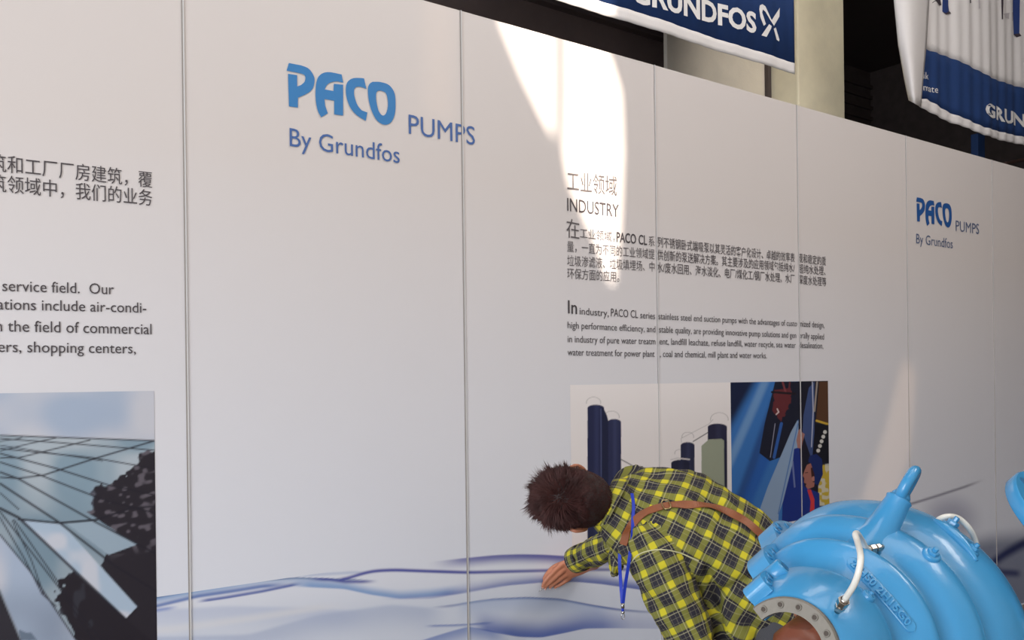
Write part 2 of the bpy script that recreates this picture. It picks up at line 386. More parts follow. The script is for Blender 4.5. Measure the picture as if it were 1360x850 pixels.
def tower(x, y, X, Z):
    u, v = x * 2.427, (y - 500) * 2.427
    c = np.array(lin((164, 178, 200))) + 0 * X[..., None]
    c = blend(c, (204, 203, 210), SM(.3, .8, nz(x, y, .018, 1)) * .8)
    c = blend(c, (128, 140, 160), SM(620, 800, v) * nz(x, y, .02, 2) * .8)
    fac = inpoly(u, v, [(-900, 170), (0, 190), (500, 207), (520, 850), (520, 1200), (500, 1200), (245, 850), (95, 625), (0, 510), (-400, 100)])
    g = np.array(lin((132, 154, 170))) + 0 * X[..., None]
    g = blend(g, (184, 192, 200), SM(.3, .75, nz(x, y, .022, 3)) * .75)
    g = blend(g, (104, 126, 142), SM(250, 520, v - .2 * u) * .45)
    c = np.where(fac[..., None], g, c)
    rough = nz(u, v, .06, 5) * 34 - 17
    dk = inpoly(u + rough, v + rough * .6, [(285, 440), (300, 375), (350, 345), (430, 290), (440, 255), (505, 222), (760, 200), (760, 1300), (260, 870), (180, 720), (205, 640), (330, 620), (350, 560), (440, 545)])
    d_ = np.array(lin((42, 38, 46))) + 0 * X[..., None]
    d_ = blend(d_, (104, 98, 108), SM(.62, .8, nz(u - v * .4, v * 1.6 + u * .5, .045, 8)) * (1 - SM(560, 640, v + .1 * u)) * .8)
    d_ = blend(d_, (92, 98, 112), SM(.72, .85, nz(u * 1.4, v * .8, .03, 9)) * .55 * (u < 330))
    c = np.where((dk & fac)[..., None], d_, c)
    # strip of mullions between the two facades
    c = np.where(inpoly(u, v, [(0, 408), (60, 455), (230, 620), (405, 782), (500, 860), (500, 1000), (430, 990), (245, 850), (200, 760), (0, 480)])[..., None] & dk[..., None], blend(d_, (36, 32, 40), np.full(x.shape, .7)), c)
    c = np.where(inpoly(u, v, [(58, 458), (200, 474), (240, 520), (442, 742), (405, 780), (230, 622)])[..., None], blend(np.array(lin((168, 186, 206))) + 0 * X[..., None], (196, 200, 212), SM(.3, .7, nz(u, v, .02, 4))), c)
    c = np.where(inpoly(u, v, [(215, 474), (310, 466), (445, 540), (350, 575), (330, 560)])[..., None], np.array(lin((150, 168, 184))), c)
    L = [([(0, 190), (500, 207)], 3.5), ([(0, 200), (200, 214), (500, 238)], 3), ([(0, 232), (300, 262), (500, 297)], 3), ([(0, 222), (160, 246), (330, 272)], 2),
         ([(0, 248), (180, 296), (350, 350), (500, 382)], 4), ([(0, 276), (130, 318), (340, 400), (500, 440)], 4), ([(0, 308), (60, 330), (300, 465), (500, 570)], 5),
         ([(0, 262), (60, 262), (290, 205)], 3), ([(0, 325), (60, 328), (140, 318), (300, 266), (495, 208)], 4), ([(-200, 240), (60, 200), (70, 196)], 2), ([(0, 240), (100, 215), (180, 198)], 2.5),
         ([(0, 345), (190, 470), (370, 610), (500, 690)], 6), ([(0, 375), (60, 428)], 3), ([(60, 460), (190, 472), (310, 462), (420, 425), (500, 418)], 6),
         ([(0, 425), (60, 455), (405, 782)], 8), ([(0, 436), (190, 680), (300, 850)], 4), ([(0, 455), (80, 590), (135, 700), (180, 740)], 3.5), ([(40, 465), (100, 590), (140, 700)], 3),
         ([(45, 462), (270, 780), (330, 850)], 3.5), ([(0, 510), (95, 625), (245, 850)], 4)]
    for pts, w in L:
        al = 1 - SM(w * .5 - .6, w * .5 + 1.6, dline(u, v, pts)); c = blend(c, (34, 32, 42), al * .92)
    c = np.where(inpoly(u, v, [(-40, 640), (0, 690), (66, 850), (120, 1000), (-200, 1000)])[..., None], np.array(lin((48, 46, 54))), c)
    c = stroke(c, u, v, [(0, 690), (68, 850)], 5, (130, 138, 150))
    c = blend(c, (96, 110, 128), (inpoly(u, v, [(66, 850), (60, 815), (85, 826), (100, 825), (120, 850)])) * .9)
    return c
xt = W(206, 650).x
painted('tower_photo', xt - 1.45, xt, 0.10, CAMZ - .0147, .0036, tower, .0012)

def silos(x, y, X, Z):
    u, v = (x - 740) * 3.579, (y - 490) * 3.579
    c = np.array(lin((236, 230, 230))) + 0 * X[..., None]
    c = c * (1 - .05 * SM(0, 250, v))[..., None]
    def cyl(c, x0, x1, yt, yb, col, hl):
        cx = (x0 + x1) / 2; w = (x1 - x0) / 2
        ins = (np.abs(u - cx) < w) & (v > yt + 16 * (1 - np.sqrt(np.clip(1 - ((u - cx) / w) ** 2, 0, 1)))) & (v < yb)
        base = blend(np.array(lin(col)) + 0 * X[..., None], hl, (1 - SM(.0, .5, np.abs((u - cx) / w - .1))) * .5)
        return np.where(ins[..., None], base, c)
    for a_, b2, r_ in ((172, 160, 34), (258, 228, 36), (620, 322, 28), (770, 240, 42), (580, 400, 22)):
        ring = np.abs(np.hypot((u - a_), (v - b2) * 1.3) - r_); c = blend(c, (90, 86, 92), (1 - SM(.6, 2.2, ring)) * (v < b2 + 6) * .55)
    c = cyl(c, 238, 303, 238, 1200, (46, 50, 82), (66, 72, 108))
    c = cyl(c, 143, 222, 170, 1200, (40, 44, 76), (60, 66, 104))
    c = blend(c, (34, 38, 64), inpoly(u, v, [(213, 182), (222, 192), (236, 222), (242, 246), (242, 1200), (213, 1200)]))
    c = stroke(c, u, v, [(207, 190), (209, 620)], 4, (84, 92, 130), .8)
    c = stroke(c, u, v, [(303, 430), (365, 464), (450, 476)], 4, (70, 68, 76))
    c = blend(c, (44, 42, 52), inpoly(u, v, [(360, 470), (372, 462), (405, 462), (415, 478), (420, 700), (360, 700)]))
    c = cyl(c, 715, 806, 260, 1200, (42, 42, 66), (58, 60, 88))
    c = cyl(c, 586, 652, 348, 1200, (44, 46, 72), (62, 66, 98))
    c = cyl(c, 541, 628, 432, 1200, (36, 38, 60), (48, 50, 78))
    c = stroke(c, u, v, [(540, 432), (570, 424), (628, 430)], 6, (206, 200, 200))
    c = stroke(c, u, v, [(645, 345), (716, 302)], 4, (80, 78, 84)); c = stroke(c, u, v, [(590, 350), (588, 330), (720, 262), (740, 240)], 1.6, (120, 116, 120), .7)
    c = blend(c, (150, 156, 138), inpoly(u, v, [(685, 365), (720, 335), (780, 332), (792, 340), (800, 1200), (685, 1200)]))
    c = stroke(c, u, v, [(803, 345), (806, 1200)], 7, (36, 36, 56))
    c = blend(c, (60, 60, 66), inpoly(u, v, [(806, 608), (818, 592), (830, 600), (830, 1200), (806, 1200)]))
    return c
ZPB = W(757, 741).z
xs0, xs1, xs2 = W(757, 520).x, W(970, 520).x, W(1099.5, 520).x
painted('silo_photo', xs0, xs1, ZPB, CAMZ - .0170, .0036, silos, .0012)

def worker(x, y, X, Z):
    u, v = (x - 740) * 3.579, (y - 490) * 3.579
    c = np.array(lin((58, 112, 180))) + 0 * X[..., None]
    c = blend(c, (26, 34, 62), (1 - SM(-20, 40, (u - 822) + (v - 60) * .55 - 110)))
    c = blend(c, (120, 158, 200), (1 - SM(6, 34, np.abs((u - 985) + (v - 65) * .44))) * .7)
    c = blend(c, (40, 70, 128), (1 - SM(8, 40, np.abs((u - 905) - (520 - v) * .36 + 0))) * .8)
    c = blend(c, (34, 82, 164), (1 - SM(10, 46, np.abs((u - 1010) - (440 - v) * .42 + 30))) * .7)
    # dark bracket and red wiring
    c = blend(c, (30, 32, 48), inpoly(u, v, [(1035, 60), (1150, 60), (1150, 230), (1060, 420), (1010, 438), (960, 400), (985, 260)]))
    c = blend(c, (104, 46, 50), inpoly(u + nz(u, v, .1) * 12, v, [(1040, 100), (1120, 90), (1110, 170), (1070, 250), (1030, 200), (1035, 130)]) * .85)
    c = stroke(c, u, v, [(1070, 60), (1085, 110)], 9, (120, 60, 66)); c = stroke(c, u, v, [(1105, 60), (1100, 110)], 8, (96, 46, 54))
    c = stroke(c, u, v, [(1020, 110), (1130, 118)], 10, (34, 28, 34)); c = stroke(c, u, v, [(1045, 190), (1052, 205), (1040, 216)], 6, (206, 186, 186))
    c = stroke(c, u, v, [(1012, 420), (1035, 260)], 3, (150, 150, 170)); c = stroke(c, u, v, [(1030, 420), (1065, 260)], 14, (50, 90, 160))
    # pale girder
    c = blend(c, (140, 162, 190), inpoly(u, v, [(1140, 245), (1150, 250), (1150, 400), (1052, 690), (1040, 900), (880, 900), (1000, 560), (1110, 300)]) * .95)
    c = stroke(c, u, v, [(1144, 260), (1050, 688)], 5, (84, 120, 176)); c = stroke(c, u, v, [(930, 700), (940, 670), (950, 690)], 8, (24, 40, 90))
    # right leaf of the picture
    rt = u > 1146
    c = np.where((rt & (u + v * .08 > 1150))[..., None], np.array(lin((30, 30, 44))), c)
    c = blend(c, (66, 84, 132), (rt & inpoly(u, v, [(1195, 90), (1222, 60), (1222, 400), (1205, 420), (1165, 300), (1170, 220)])) * .85)
    c = stroke(c, u, v, [(1212, 62), (1216, 200), (1208, 370)], 5, (168, 172, 190)); c = stroke(c, u, v, [(1235, 62), (1222, 200)], 8, (150, 138, 130))
    c = blend(c, (92, 62, 40), (rt & inpoly(u, v, [(1245, 60), (1300, 60), (1300, 260), (1230, 240)])) * .8)
    c = stroke(c, u, v, [(1232, 246), (1285, 262)], 10, (196, 160, 60)); c = blend(c, (24, 24, 34), inpoly(u, v, [(1225, 262), (1290, 266), (1290, 440), (1210, 440)]))
    for k in range(5): c = blend(c, (206, 204, 200), np.hypot(u - (1272 - k * 8), v - (300 + k * 22)) < 9)
    c = blend(c, (198, 172, 60), inpoly(u, v, [(1262, 455), (1296, 460), (1296, 650), (1240, 650), (1240, 560)]) * .9)
    c = blend(c, (206, 206, 200), SM(.55, .7, nz(u, v, .06, 4)) * inpoly(u, v, [(1240, 450), (1296, 450), (1296, 650), (1240, 650)]) * .7)
    c = blend(c, (30, 44, 110), inpoly(u, v, [(1240, 660), (1296, 640), (1296, 900), (1230, 900)]))
    # a worker reaching up: arm, cap, face, overalls
    c = blend(c, (30, 50, 128), inpoly(u, v, [(1125, 380), (1150, 372), (1158, 470), (1175, 560), (1245, 590), (1250, 760), (1066, 760), (1070, 640), (1100, 520), (1118, 450)]))
    c = stroke(c, u, v, [(1118, 440), (1128, 560)], 8, (120, 134, 176), .7)
    c = blend(c, (160, 116, 108), inpoly(u, v, [(1142, 376), (1136, 340), (1146, 292), (1158, 280), (1162, 300), (1176, 310), (1166, 345), (1160, 378)]))
    c = blend(c, (158, 104, 94), inpoly(u, v, [(1174, 520), (1166, 508), (1176, 480), (1186, 456), (1204, 448), (1216, 480), (1226, 520), (1220, 560), (1190, 572), (1180, 556), (1184, 546), (1172, 540)]))
    c = blend(c, (60, 34, 34), inpoly(u, v, [(1204, 470), (1216, 468), (1228, 500), (1226, 540), (1214, 538), (1208, 510)]))
    c = blend(c, (176, 120, 108), np.hypot(u - 1217, (v - 522) * .7) < 8); c = stroke(c, u, v, [(1178, 494), (1190, 492)], 3, (50, 30, 34))
    c = blend(c, (28, 44, 100), inpoly(u, v, [(1192, 440), (1200, 412), (1232, 404), (1258, 430), (1262, 500), (1240, 555), (1222, 545), (1222, 500), (1205, 450)]))
    c = blend(c, (200, 60, 66), inpoly(u, v, [(1188, 575), (1205, 572), (1222, 620), (1222, 680), (1178, 800), (1160, 800), (1200, 680), (1204, 630)]))
    return c
painted('worker_photo', xs1, xs2, ZPB, CAMZ - .0170, .0026, worker, .0012)

# --- lettering
def text_mesh(body, bold=0.0, space=1.0, shear=0.0):
    cu = bpy.data.curves.new('t', 'FONT'); cu.body = body; cu.size = 1.0; cu.offset = bold; cu.space_character = space; cu.shear = shear
    cu.resolution_u = 3
    o = bpy.data.objects.new('t', cu); COL.objects.link(o)
    dg = bpy.context.evaluated_depsgraph_get(); me = bpy.data.meshes.new_from_object(o.evaluated_get(dg))
    bpy.data.objects.remove(o); bpy.data.curves.remove(cu); return me
def line(name, body, a, b, hpx, M, parent=wall, y=WALL_Y, bold=0.0, dy=.0022, space=1.0, caps=True, asc=None):
    """text whose ink runs from pixel a to pixel b along the base line; hpx: cap height in pixels at a"""
    me = text_mesh(body, bold, space); n = len(me.vertices)
    co = np.zeros(n * 3); me.vertices.foreach_get('co', co); co = co.reshape(-1, 3)
    A, B = W(a[0], a[1], y), W(b[0], b[1], y); T = W(a[0], a[1] - hpx, y)
    x0, x1 = co[:, 0].min(), co[:, 0].max(); cap = asc if asc else 0.70
    sx = (B.x - A.x) / (x1 - x0); sz = (T.z - A.z) / cap
    sl = (B.z - A.z) / (B.x - A.x)
    X = A.x + (co[:, 0] - x0) * sx; Z = A.z + co[:, 1] * sz + (X - A.x) * sl
    me.vertices.foreach_set('co', np.stack([X, np.full(n, y - dy), Z], -1).ravel()); me.update()
    return put(name, me, M, parent)

CH = .82
line('headline_text', '筑和工厂厂房建筑，覆', (-14, 225), (202, 248), 21, M_ink, asc=CH)
line('headline_text', '筑领域中，我们的业务', (-14, 252), (202, 272), 21, M_ink, asc=CH)
line('body_text', 'service field.  Our', (3, 386.5), (151, 391), 15, M_ink)
line('body_text', 'ations include air-condi-', (-4, 411), (194, 415.5), 15, M_ink)
line('body_text', 'n the field of commercial', (-6, 440), (201, 444), 15.5, M_ink)
line('body_text', 'ers, shopping centers,', (-3, 467.5), (180, 469.5), 15, M_ink)

# the four drawn letters of the company logo (outlines in pixels of the large logo)
def lp(pts): return [(360 + x / 4.533, 60 + y / 4.533) for x, y in pts]
def arc(pts, k=6):
    return [(p.x, p.y) for p in spline([(x, y, 0) for x, y in pts], k)]
LOGO = [
    [(107, 107)] + arc([(180, 121), (225, 140), (255, 180), (262, 215), (250, 262), (215, 292), (162, 316)]) + [(162, 376), (108, 368), (102, 172), (157, 180), (158, 248)] + arc([(180, 240), (200, 222), (207, 200), (203, 183), (190, 174), (170, 168)]) + [(94, 153)],
    arc([(302, 434), (282, 396), (270, 340), (268, 270), (278, 205), (305, 172), (350, 162), (425, 176)]) + [(435, 226)] + arc([(400, 218), (365, 222), (338, 238), (324, 266)]) + [(376, 276), (378, 232), (434, 238), (434, 424), (380, 416), (380, 334), (322, 324)] + arc([(326, 365), (342, 410)]),
    arc([(560, 200), (530, 197), (490, 200), (460, 222), (450, 262), (456, 320), (478, 376), (515, 420), (570, 456)]) + [(580, 405)] + arc([(545, 392), (520, 360), (504, 315), (500, 280), (508, 255), (535, 250), (575, 264)]),
]
O_out = arc([(612, 220), (660, 222), (710, 240), (742, 285), (750, 350), (744, 420), (720, 466), (682, 479), (640, 455), (608, 400), (588, 330), (583, 262), (594, 232), (612, 220)])[:-1]
O_in = arc([(664, 274), (690, 288), (702, 325), (703, 370), (692, 410), (672, 423), (650, 400), (636, 350), (632, 300), (642, 276), (664, 274)])[:-1]
def logo(xform, M):
    vs = []; fs = []; bm = bmesh.new()
    def loop(pts):
        v = [bm.verts.new(xform(p)) for p in pts]; return [bm.edges.new((v[i], v[(i + 1) % len(v)])) for i in range(len(v))]
    for L in LOGO: bmesh.ops.triangle_fill(bm, use_beauty=True, edges=loop(lp(L)))
    bmesh.ops.triangle_fill(bm, use_beauty=True, edges=loop(lp(O_out)) + loop(lp(O_in)))
    me = bpy.data.meshes.new('m'); bm.to_mesh(me); bm.free(); return put('logo_letters', me, M, wall)
logo(lambda p: W(p[0], p[1], WALL_Y - .0022), M_logo)
# same logo at the far right: similarity on the wall plane
A0, A1 = W(381, 83), W(525, 165); B0, B1 = W(1216.5, 262), W(1263.5, 301)
kx = (B1.x - B0.x) / (A1.x - A0.x)
b_top, b_bot = W(1217, 262).z, W(1218, 294.5).z; a_top, a_bot = W(383.5, 83.5).z, W(384, 142).z
kz = (b_top - b_bot) / (a_top - a_bot)
def small(p):
    q = W(p[0], p[1]); return Vector((B0.x + (q.x - A0.x) * kx, WALL_Y - .0022, b_top + (q.z - a_top) * kz))
logo(small, M_logo3)
line('logo_caption', 'PUMPS', (542.5, 177.5), (630.5, 193), 26, M_logo2)
line('logo_caption', 'By Grundfos', (384.5, 194), (530.5, 217), 24.5, M_logo2)
line('logo_caption', 'PUMPS', (1269, 306.5), (1300, 311), 14, M_logo4)
line('logo_caption', 'By Grundfos', (1216.5, 323), (1265, 330), 13, M_logo4)

line('industry_title', '工业领域', (753, 251), (819, 258), 24, M_ink2, asc=CH)
line('industry_title', 'INDUSTRY', (753, 280), (821.5, 288.5), 17.5, M_ink)
line('industry_text', '在', (752, 313), (769, 316), 23, M_ink2, asc=CH)
line('industry_text', '工业领域，', (770, 315), (816, 320), 12, M_ink2, asc=CH)
line('industry_text', 'PACO CL', (818.5, 321), (859, 325.5), 13, M_ink, bold=.012)
line('industry_text', '系', (861, 325.5), (869, 326.5), 12, M_ink2, asc=CH)
line('industry_text', '列不锈钢卧式端吸泵以其灵活的客户化设计、卓越的效率表', (873, 327), (1055, 347.5), 12.5, M_ink2, asc=CH, bold=.006)
line('industry_text', '现和稳定的质', (1060, 347.5), (1096.5, 352), 11, M_ink2, asc=CH, bold=.006)
line('industry_text', '量，一直为不同的工业领域提', (753, 333), (869, 343.5), 13, M_ink2, asc=CH)
line('industry_text', '供创新的泵送解决方案。其主要涉及的应用领域包括纯水/', (872.5, 344), (1055, 361), 12.5, M_ink2, asc=CH, bold=.006)
line('industry_text', '超纯水处理、', (1060, 361.5), (1096, 365), 11, M_ink2, asc=CH, bold=.006)
line('industry_text', '垃圾渗滤液、垃圾填埋场、中', (753, 352), (869, 360), 13, M_ink2, asc=CH)
line('industry_text', '水/废水回用、海水淡化、电厂/煤化工/钢厂水处理、水厂', (872, 360.5), (1055, 375.5), 12.5, M_ink2, asc=CH, bold=.006)
line('industry_text', '深度水处理等', (1060, 376), (1097, 379.5), 11, M_ink2, asc=CH, bold=.006)
line('industry_text', '环保方面的应用。', (753, 369), (822, 373.5), 13, M_ink2, asc=CH)
line('industry_english_text', 'In', (754, 416), (766, 417), 17.5, M_ink, bold=.01)
line('industry_english_text', 'industry,', (769.5, 417.5), (808, 420.5), 9.5, M_ink)
line('industry_english_text', 'PACO CL', (811, 420), (847, 422.5), 10.5, M_ink)
line('industry_english_text', 'series', (850, 422.5), (869.5, 424), 9, M_ink)
line('industry_english_text', 'stainless steel end suction pumps with the advantages of custo', (874, 424), (1058, 433.5), 8.8, M_ink)
line('industry_english_text', 'mized design,', (1061, 433.5), (1094.5, 435.5), 8.2, M_ink)
line('industry_english_text', 'high performance efficiency, and', (753.5, 436), (870, 441.5), 9.2, M_ink)
line('industry_english_text', 'stable quality, are providing innovative pump solutions and gen', (875, 441.5), (1057, 449), 8.8, M_ink)
line('industry_english_text', 'erally applied', (1061, 449), (1094, 451), 8.2, M_ink)
line('industry_english_text', 'in industry of pure water treatm', (753.5, 454.5), (870, 457.5), 9.2, M_ink)
line('industry_english_text', 'ent, landfill leachate, refuse landfill, water recycle, sea water', (875.5, 457.5), (1056.5, 462), 8.8, M_ink)
line('industry_english_text', 'desalination,', (1061, 462), (1093, 463), 8.2, M_ink)
line('industry_english_text', 'water treatment for power plant', (753.5, 472), (869, 474), 9.2, M_ink)
line('industry_english_text', ', coal and chemical, mill plant and water works.', (876, 474), (1018, 476), 8.8, M_ink)

# ------------------------------------------------------------------ banners over the wall
M_cloth_b = mat('banner_blue_cloth', (20, 54, 108), .8, bump=.15, bscale=300, var=.06)
M_cloth_w = mat('banner_white_cloth', (226, 222, 222), .8, bump=.2, bscale=250)
M_cloth_s = mat('banner_white_letters', (226, 224, 224), .8)
def cloth(name, P, rows, cols, M, parent, th=.004):
    vs = []; 
    for j in range(rows + 1):
        for i in range(cols + 1): vs.append(P(i / cols, j / rows))
    fs = [(j * (cols + 1) + i, j * (cols + 1) + i + 1, (j + 1) * (cols + 1) + i + 1, (j + 1) * (cols + 1) + i) for j in range(rows) for i in range(cols)]
    me = mesh(vs, fs); o = put(name, me, M, parent, smooth=True)
    s = o.modifiers.new('s', 'SOLIDIFY'); s.thickness = th; s.offset = 0; return o
Y1 = WALL_Y + .5
BR = W(1055, 97, Y1); zb = W(1056, 99, Y1).z; xl = W(560, -20, Y1).x - .3
hem = zb - W(1056, 88, Y1).z     # negative: hem height
hh = abs(W(1056, 99, Y1).z - W(1055, 84.5, Y1).z)
def rip(x, z, ph=0.0): return .006 * math.sin(x * 7 + ph) + .002 * math.sin(x * 23 + 1.3 + ph) + .0012 * math.sin(x * 61)
bn = empty('hanging_banner', (BR.x - 1, Y1, zb)); tag(bn, 'dark blue cloth banner with white hem and white lettering, left of the beige column', 'banner')
Z1 = zb + 1.9
cloth('hem', lambda s, t: Vector((xl + (BR.x - xl) * s, Y1 + rip(xl + (BR.x - xl) * s, 0), zb + hh * t)), 3, 220, M_cloth_w, bn)
cloth('blue_field', lambda s, t: Vector((xl + (BR.x - xl) * s, Y1 + rip(xl + (BR.x - xl) * s, 0), zb + hh + .0 + (Z1 - zb - hh) * t)), 4, 220, M_cloth_b, bn)
def wrapped(o, Yp, dy=.006):
    for v in o.data.vertices: v.co.y = Yp(v.co) - dy
    return o
XM = [[(1131, 55), (1134, 34), (1148, 28), (1165, 40), (1200, 118), (1250, 46), (1248, 96), (1214, 150), (1192, 118), (1165, 70), (1150, 58), (1146, 75), (1168, 140), (1155, 150), (1136, 100)],
      [(1142, 204), (1186, 140), (1200, 152), (1196, 166), (1172, 212)],
      [(1212, 166), (1226, 158), (1248, 226), (1246, 236), (1232, 228)]]
def xmark(parent, f, name='emblem'):
    mb = bmesh.new()
    for poly in XM:
        v = [mb.verts.new(f(*p)) for p in poly]; mb.faces.new(v)
    me = bpy.data.meshes.new('m'); mb.to_mesh(me); mb.free(); return put(name, me, M_cloth_s, parent)
Yb1 = lambda co: Y1 + rip(co.x, 0)
t = line('banner_lettering', 'GRUNDFOS', (838, 2), (1003, 44), 29, M_cloth_s, bn, Y1, bold=.035, space=1.0); wrapped(t, Yb1)
t = xmark(bn, lambda x, y: W(740 + x / 4.25, y / 4.25, Y1)); wrapped(t, Yb1)

M_bar = mat('banner_rail_grey', (120, 120, 122), .5, .6)
MB().tube([(xl - .05, Y1, Z1), (BR.x + .05, Y1, Z1)], .014, 10).build('top_rail', M_bar, bn)
for x in (xl + .3, (xl + BR.x) / 2, BR.x - .3): MB().tube([(x, Y1, Z1), (x, Y1, HZ)], .004, 6).build('hanging_wire', M_bar, bn)

# second banner: curls at its left edge
Y2 = WALL_Y + .35
def q2w(px, py): return W(px, py, Y2)
Lc = q2w(1206, 133); Rz = q2w(1360, 191)
XL2, XR2 = q2w(1222, 140).x, q2w(1360, 191).x + 1.6
ztop2 = 4.4
zb2 = lambda X: np.interp(X, [q2w(a_, b2).x for a_, b2 in ((1206, 133), (1222, 141), (1260, 160), (1305, 180), (1330, 186), (1360, 191.5))], [q2w(a_, b2).z for a_, b2 in ((1206, 133), (1222, 141), (1260, 160), (1305, 180), (1330, 186), (1360, 191.5))])
zw2 = lambda X: np.interp(X, [q2w(a_, b2).x for a_, b2 in ((1222, 128), (1232, 128), (1265, 155), (1305, 173), (1360, 183))], [q2w(a_, b2).z for a_, b2 in ((1222, 131), (1232, 131), (1265, 150), (1305, 170), (1360, 181))])
zt2 = lambda X: np.interp(X, [q2w(a_, b2).x for a_, b2 in ((1222, 62), (1262, 75), (1312, 103), (1360, 116))], [q2w(a_, b2).z for a_, b2 in ((1222, 62), (1262, 75), (1312, 103), (1360, 116))])
def rip2(X): return .014 * math.sin((X - XL2) * 6) + .004 * math.sin((X - XL2) * 19 + .6) + .004 * math.sin(X * 47)
b2o = empty('curled_banner', (XL2 + .5, Y2, Lc.z)); tag(b2o, 'white and blue cloth banner with curled left edge at the upper right', 'banner')
N2 = 160
cloth('hem', lambda s, t: (lambda X: Vector((X, Y2 + rip2(X), zb2(X) + (zw2(X) - zb2(X)) * t)))(XL2 + (XR2 - XL2) * s), 3, N2, M_cloth_w, b2o)
cloth('blue_band', lambda s, t: (lambda X: Vector((X, Y2 + rip2(X), zw2(X) + (zt2(X) - zw2(X)) * t)))(XL2 + (XR2 - XL2) * s), 6, N2, M_cloth_b, b2o)
cloth('white_field', lambda s, t: (lambda X: Vector((X, Y2 + rip2(X), zt2(X) + (ztop2 - zt2(X)) * t)))(XL2 + (XR2 - XL2) * s), 14, N2, M_cloth_w, b2o)
XC = XL2 - .0
def curl(s, t):                          # the back of the cloth rolls forward past the left edge
    # width at height t from pixel outline: left edge runs 1187 (top) -> 1206 (bottom)
    py = 133 + (-120 - 133) * t; pl = np.interp(py, [-120, 0, 60, 110, 133], [1180, 1187, 1193, 1202, 1207]); pr = np.interp(py, [-120, 0, 60, 110, 133], [1234, 1234, 1230, 1225, 1223])
    bulge = math.sin(math.pi * s); sag = 9 * s * (1 - t) ** 3
    return W(pl + (pr - pl) * s, py + sag, Y2 - .012 - .06 * bulge - .012 * s)
cloth('curled_edge', curl, 24, 12, M_cloth_w, b2o)
MB().tube([(XL2 - .3, Y2, ztop2), (XR2 + .05, Y2, ztop2)], .014, 10).build('top_rail', M_bar, b2o)
for x in (XL2 + .1, XR2 - .3): MB().tube([(x, Y2, ztop2), (x, Y2, HZ)], .004, 6).build('hanging_wire', M_bar, b2o)
Yb2 = lambda co: Y2 + rip2(co.x)
t = line('banner_lettering', 'GRUNDFOS', (1305.5, 154), (1408, 180), 17, M_cloth_s, b2o, Y2, bold=.035); wrapped(t, Yb2)
t = line('banner_small_lettering', 'mate', (1227, 120), (1246, 123.5), 9, M_cloth_s, b2o, Y2); wrapped(t, Yb2)
t = line('banner_small_lettering', 'ik', (1227, 104), (1234, 105.5), 9, M_cloth_s, b2o, Y2); wrapped(t, Yb2)
# printed blue figures on the white field (only their feet are in view)
M_fig = mat('banner_print_blue', (34, 58, 120), .8); M_fig2 = mat('banner_print_dark', (60, 50, 60), .8); M_fig3 = mat('banner_print_pale', (196, 190, 194), .8)
def figs(name, polys, M):
    for poly in polys: fig1(name, poly, M)
def fig1(name, poly, M):
        mb = bmesh.new(); mb.faces.new([mb.verts.new(q2w(1040 + x / 3.27, y / 3.27)) for x, y in poly])
        bmesh.ops.triangulate(mb, faces=mb.faces)
        me = bpy.data.meshes.new('m'); mb.to_mesh(me); mb.free(); return wrapped(put(name, me, M, b2o), Yb2, .005)
figs('printed_figure', [[(700, -60), (725, -60), (724, 20), (728, 45), (712, 55), (698, 48)], [(1008, -60), (1032, -60), (1028, 60), (1030, 145), (1012, 150), (1006, 60)]], M_fig)
figs('printed_shadow', [[(650, 12), (662, 0), (690, -10), (695, 20), (688, 22), (680, 8)], [(698, 48), (728, 45), (736, 56), (712, 62)], [(1010, 146), (1030, 143), (1038, 155), (1022, 160)], [(948, -20), (956, -20), (954, 84), (950, 84)], [(800, -20), (806, -20), (810, 16), (802, 16)]], M_fig2)
figs('printed_shade', [[(955, 60), (1005, 50), (1006, 90), (970, 75)], [(836, -10), (842, -10), (844, 40), (838, 42)]], M_fig3)
# ------------------------------------------------------------------ blue pump casing
M_blue = mat('light_blue_machine_enamel', (66, 148, 200), .27, bump=.22, bscale=38, var=.04, coat=.25)
M_blue_d = mat('blue_enamel_hole_shade', (40, 104, 150), .5)  # darker copy of the enamel: shade inside the holes put into the colour
M_steel = mat('machined_grey_iron', (122, 116, 107), .5, .2, bump=.15, bscale=120, var=.06)
M_hole = mat('threaded_hole_brown', (66, 54, 44), .6)
M_nickel = mat('nickel_plated_brass', (190, 182, 172), .2, 1.0)
M_hose = mat('white_plastic_hose', (232, 230, 222), .35)
FL = CAM + V(.489, .477, 1.6); OU = CAM + V(.787, .587, 2.0)
AX = (OU - FL).normalized(); LEN = (OU - FL).length
E1 = (CR - AX * CR.dot(AX)).normalized(); E2 = (CU - AX * CU.dot(AX) - E1 * CU.dot(E1)).normalized()
def rad(phi): a_ = math.radians(phi); return E1 * math.cos(a_) + E2 * math.sin(a_)
def PP(t, r, phi): return FL + AX * (t * LEN) + rad(phi) * r
SPLIT = 127
prof = [(0, .0935), (.012, .102), (.05, .118), (.10, .134), (.16, .147), (.205, .153), (.235, .150), (.255, .140), (.275, .144), (.30, .160), (.325, .178), (.345, .196), (.365, .2085), (.39, .213), (.42, .209), (.45, .204), (.475, .212),
        (.50, .237), (.53, .253), (.565, .2655), (.60, .2705), (.64, .2695), (.67, .262), (.695, .257), (.72, .266), (.76, .286), (.81, .302), (.87, .3145), (.94, .3215), (1.02, .323), (1.10, .317), (1.19, .301), (1.27, .275), (1.33, .235), (1.37, .19), (1.39, .14)]
pp = spline([(t, r, 0) for t, r in prof], 3); prof = [(p.x, p.y) for p in pp]
def shrink(phi, t):
    k = 1 - .10 * max(0, min(1, (phi - 92) / 35)) ** 1.5 * (1 if t > .3 else .35)
    return k
inner = [(max(.02, t - .0) if t < 1.2 else t - .03, r - .022 if t > .03 else .068) for t, r in prof]
inner[0] = (0.0, .068)
loop = prof + inner[::-1]
K = 110; rg = []
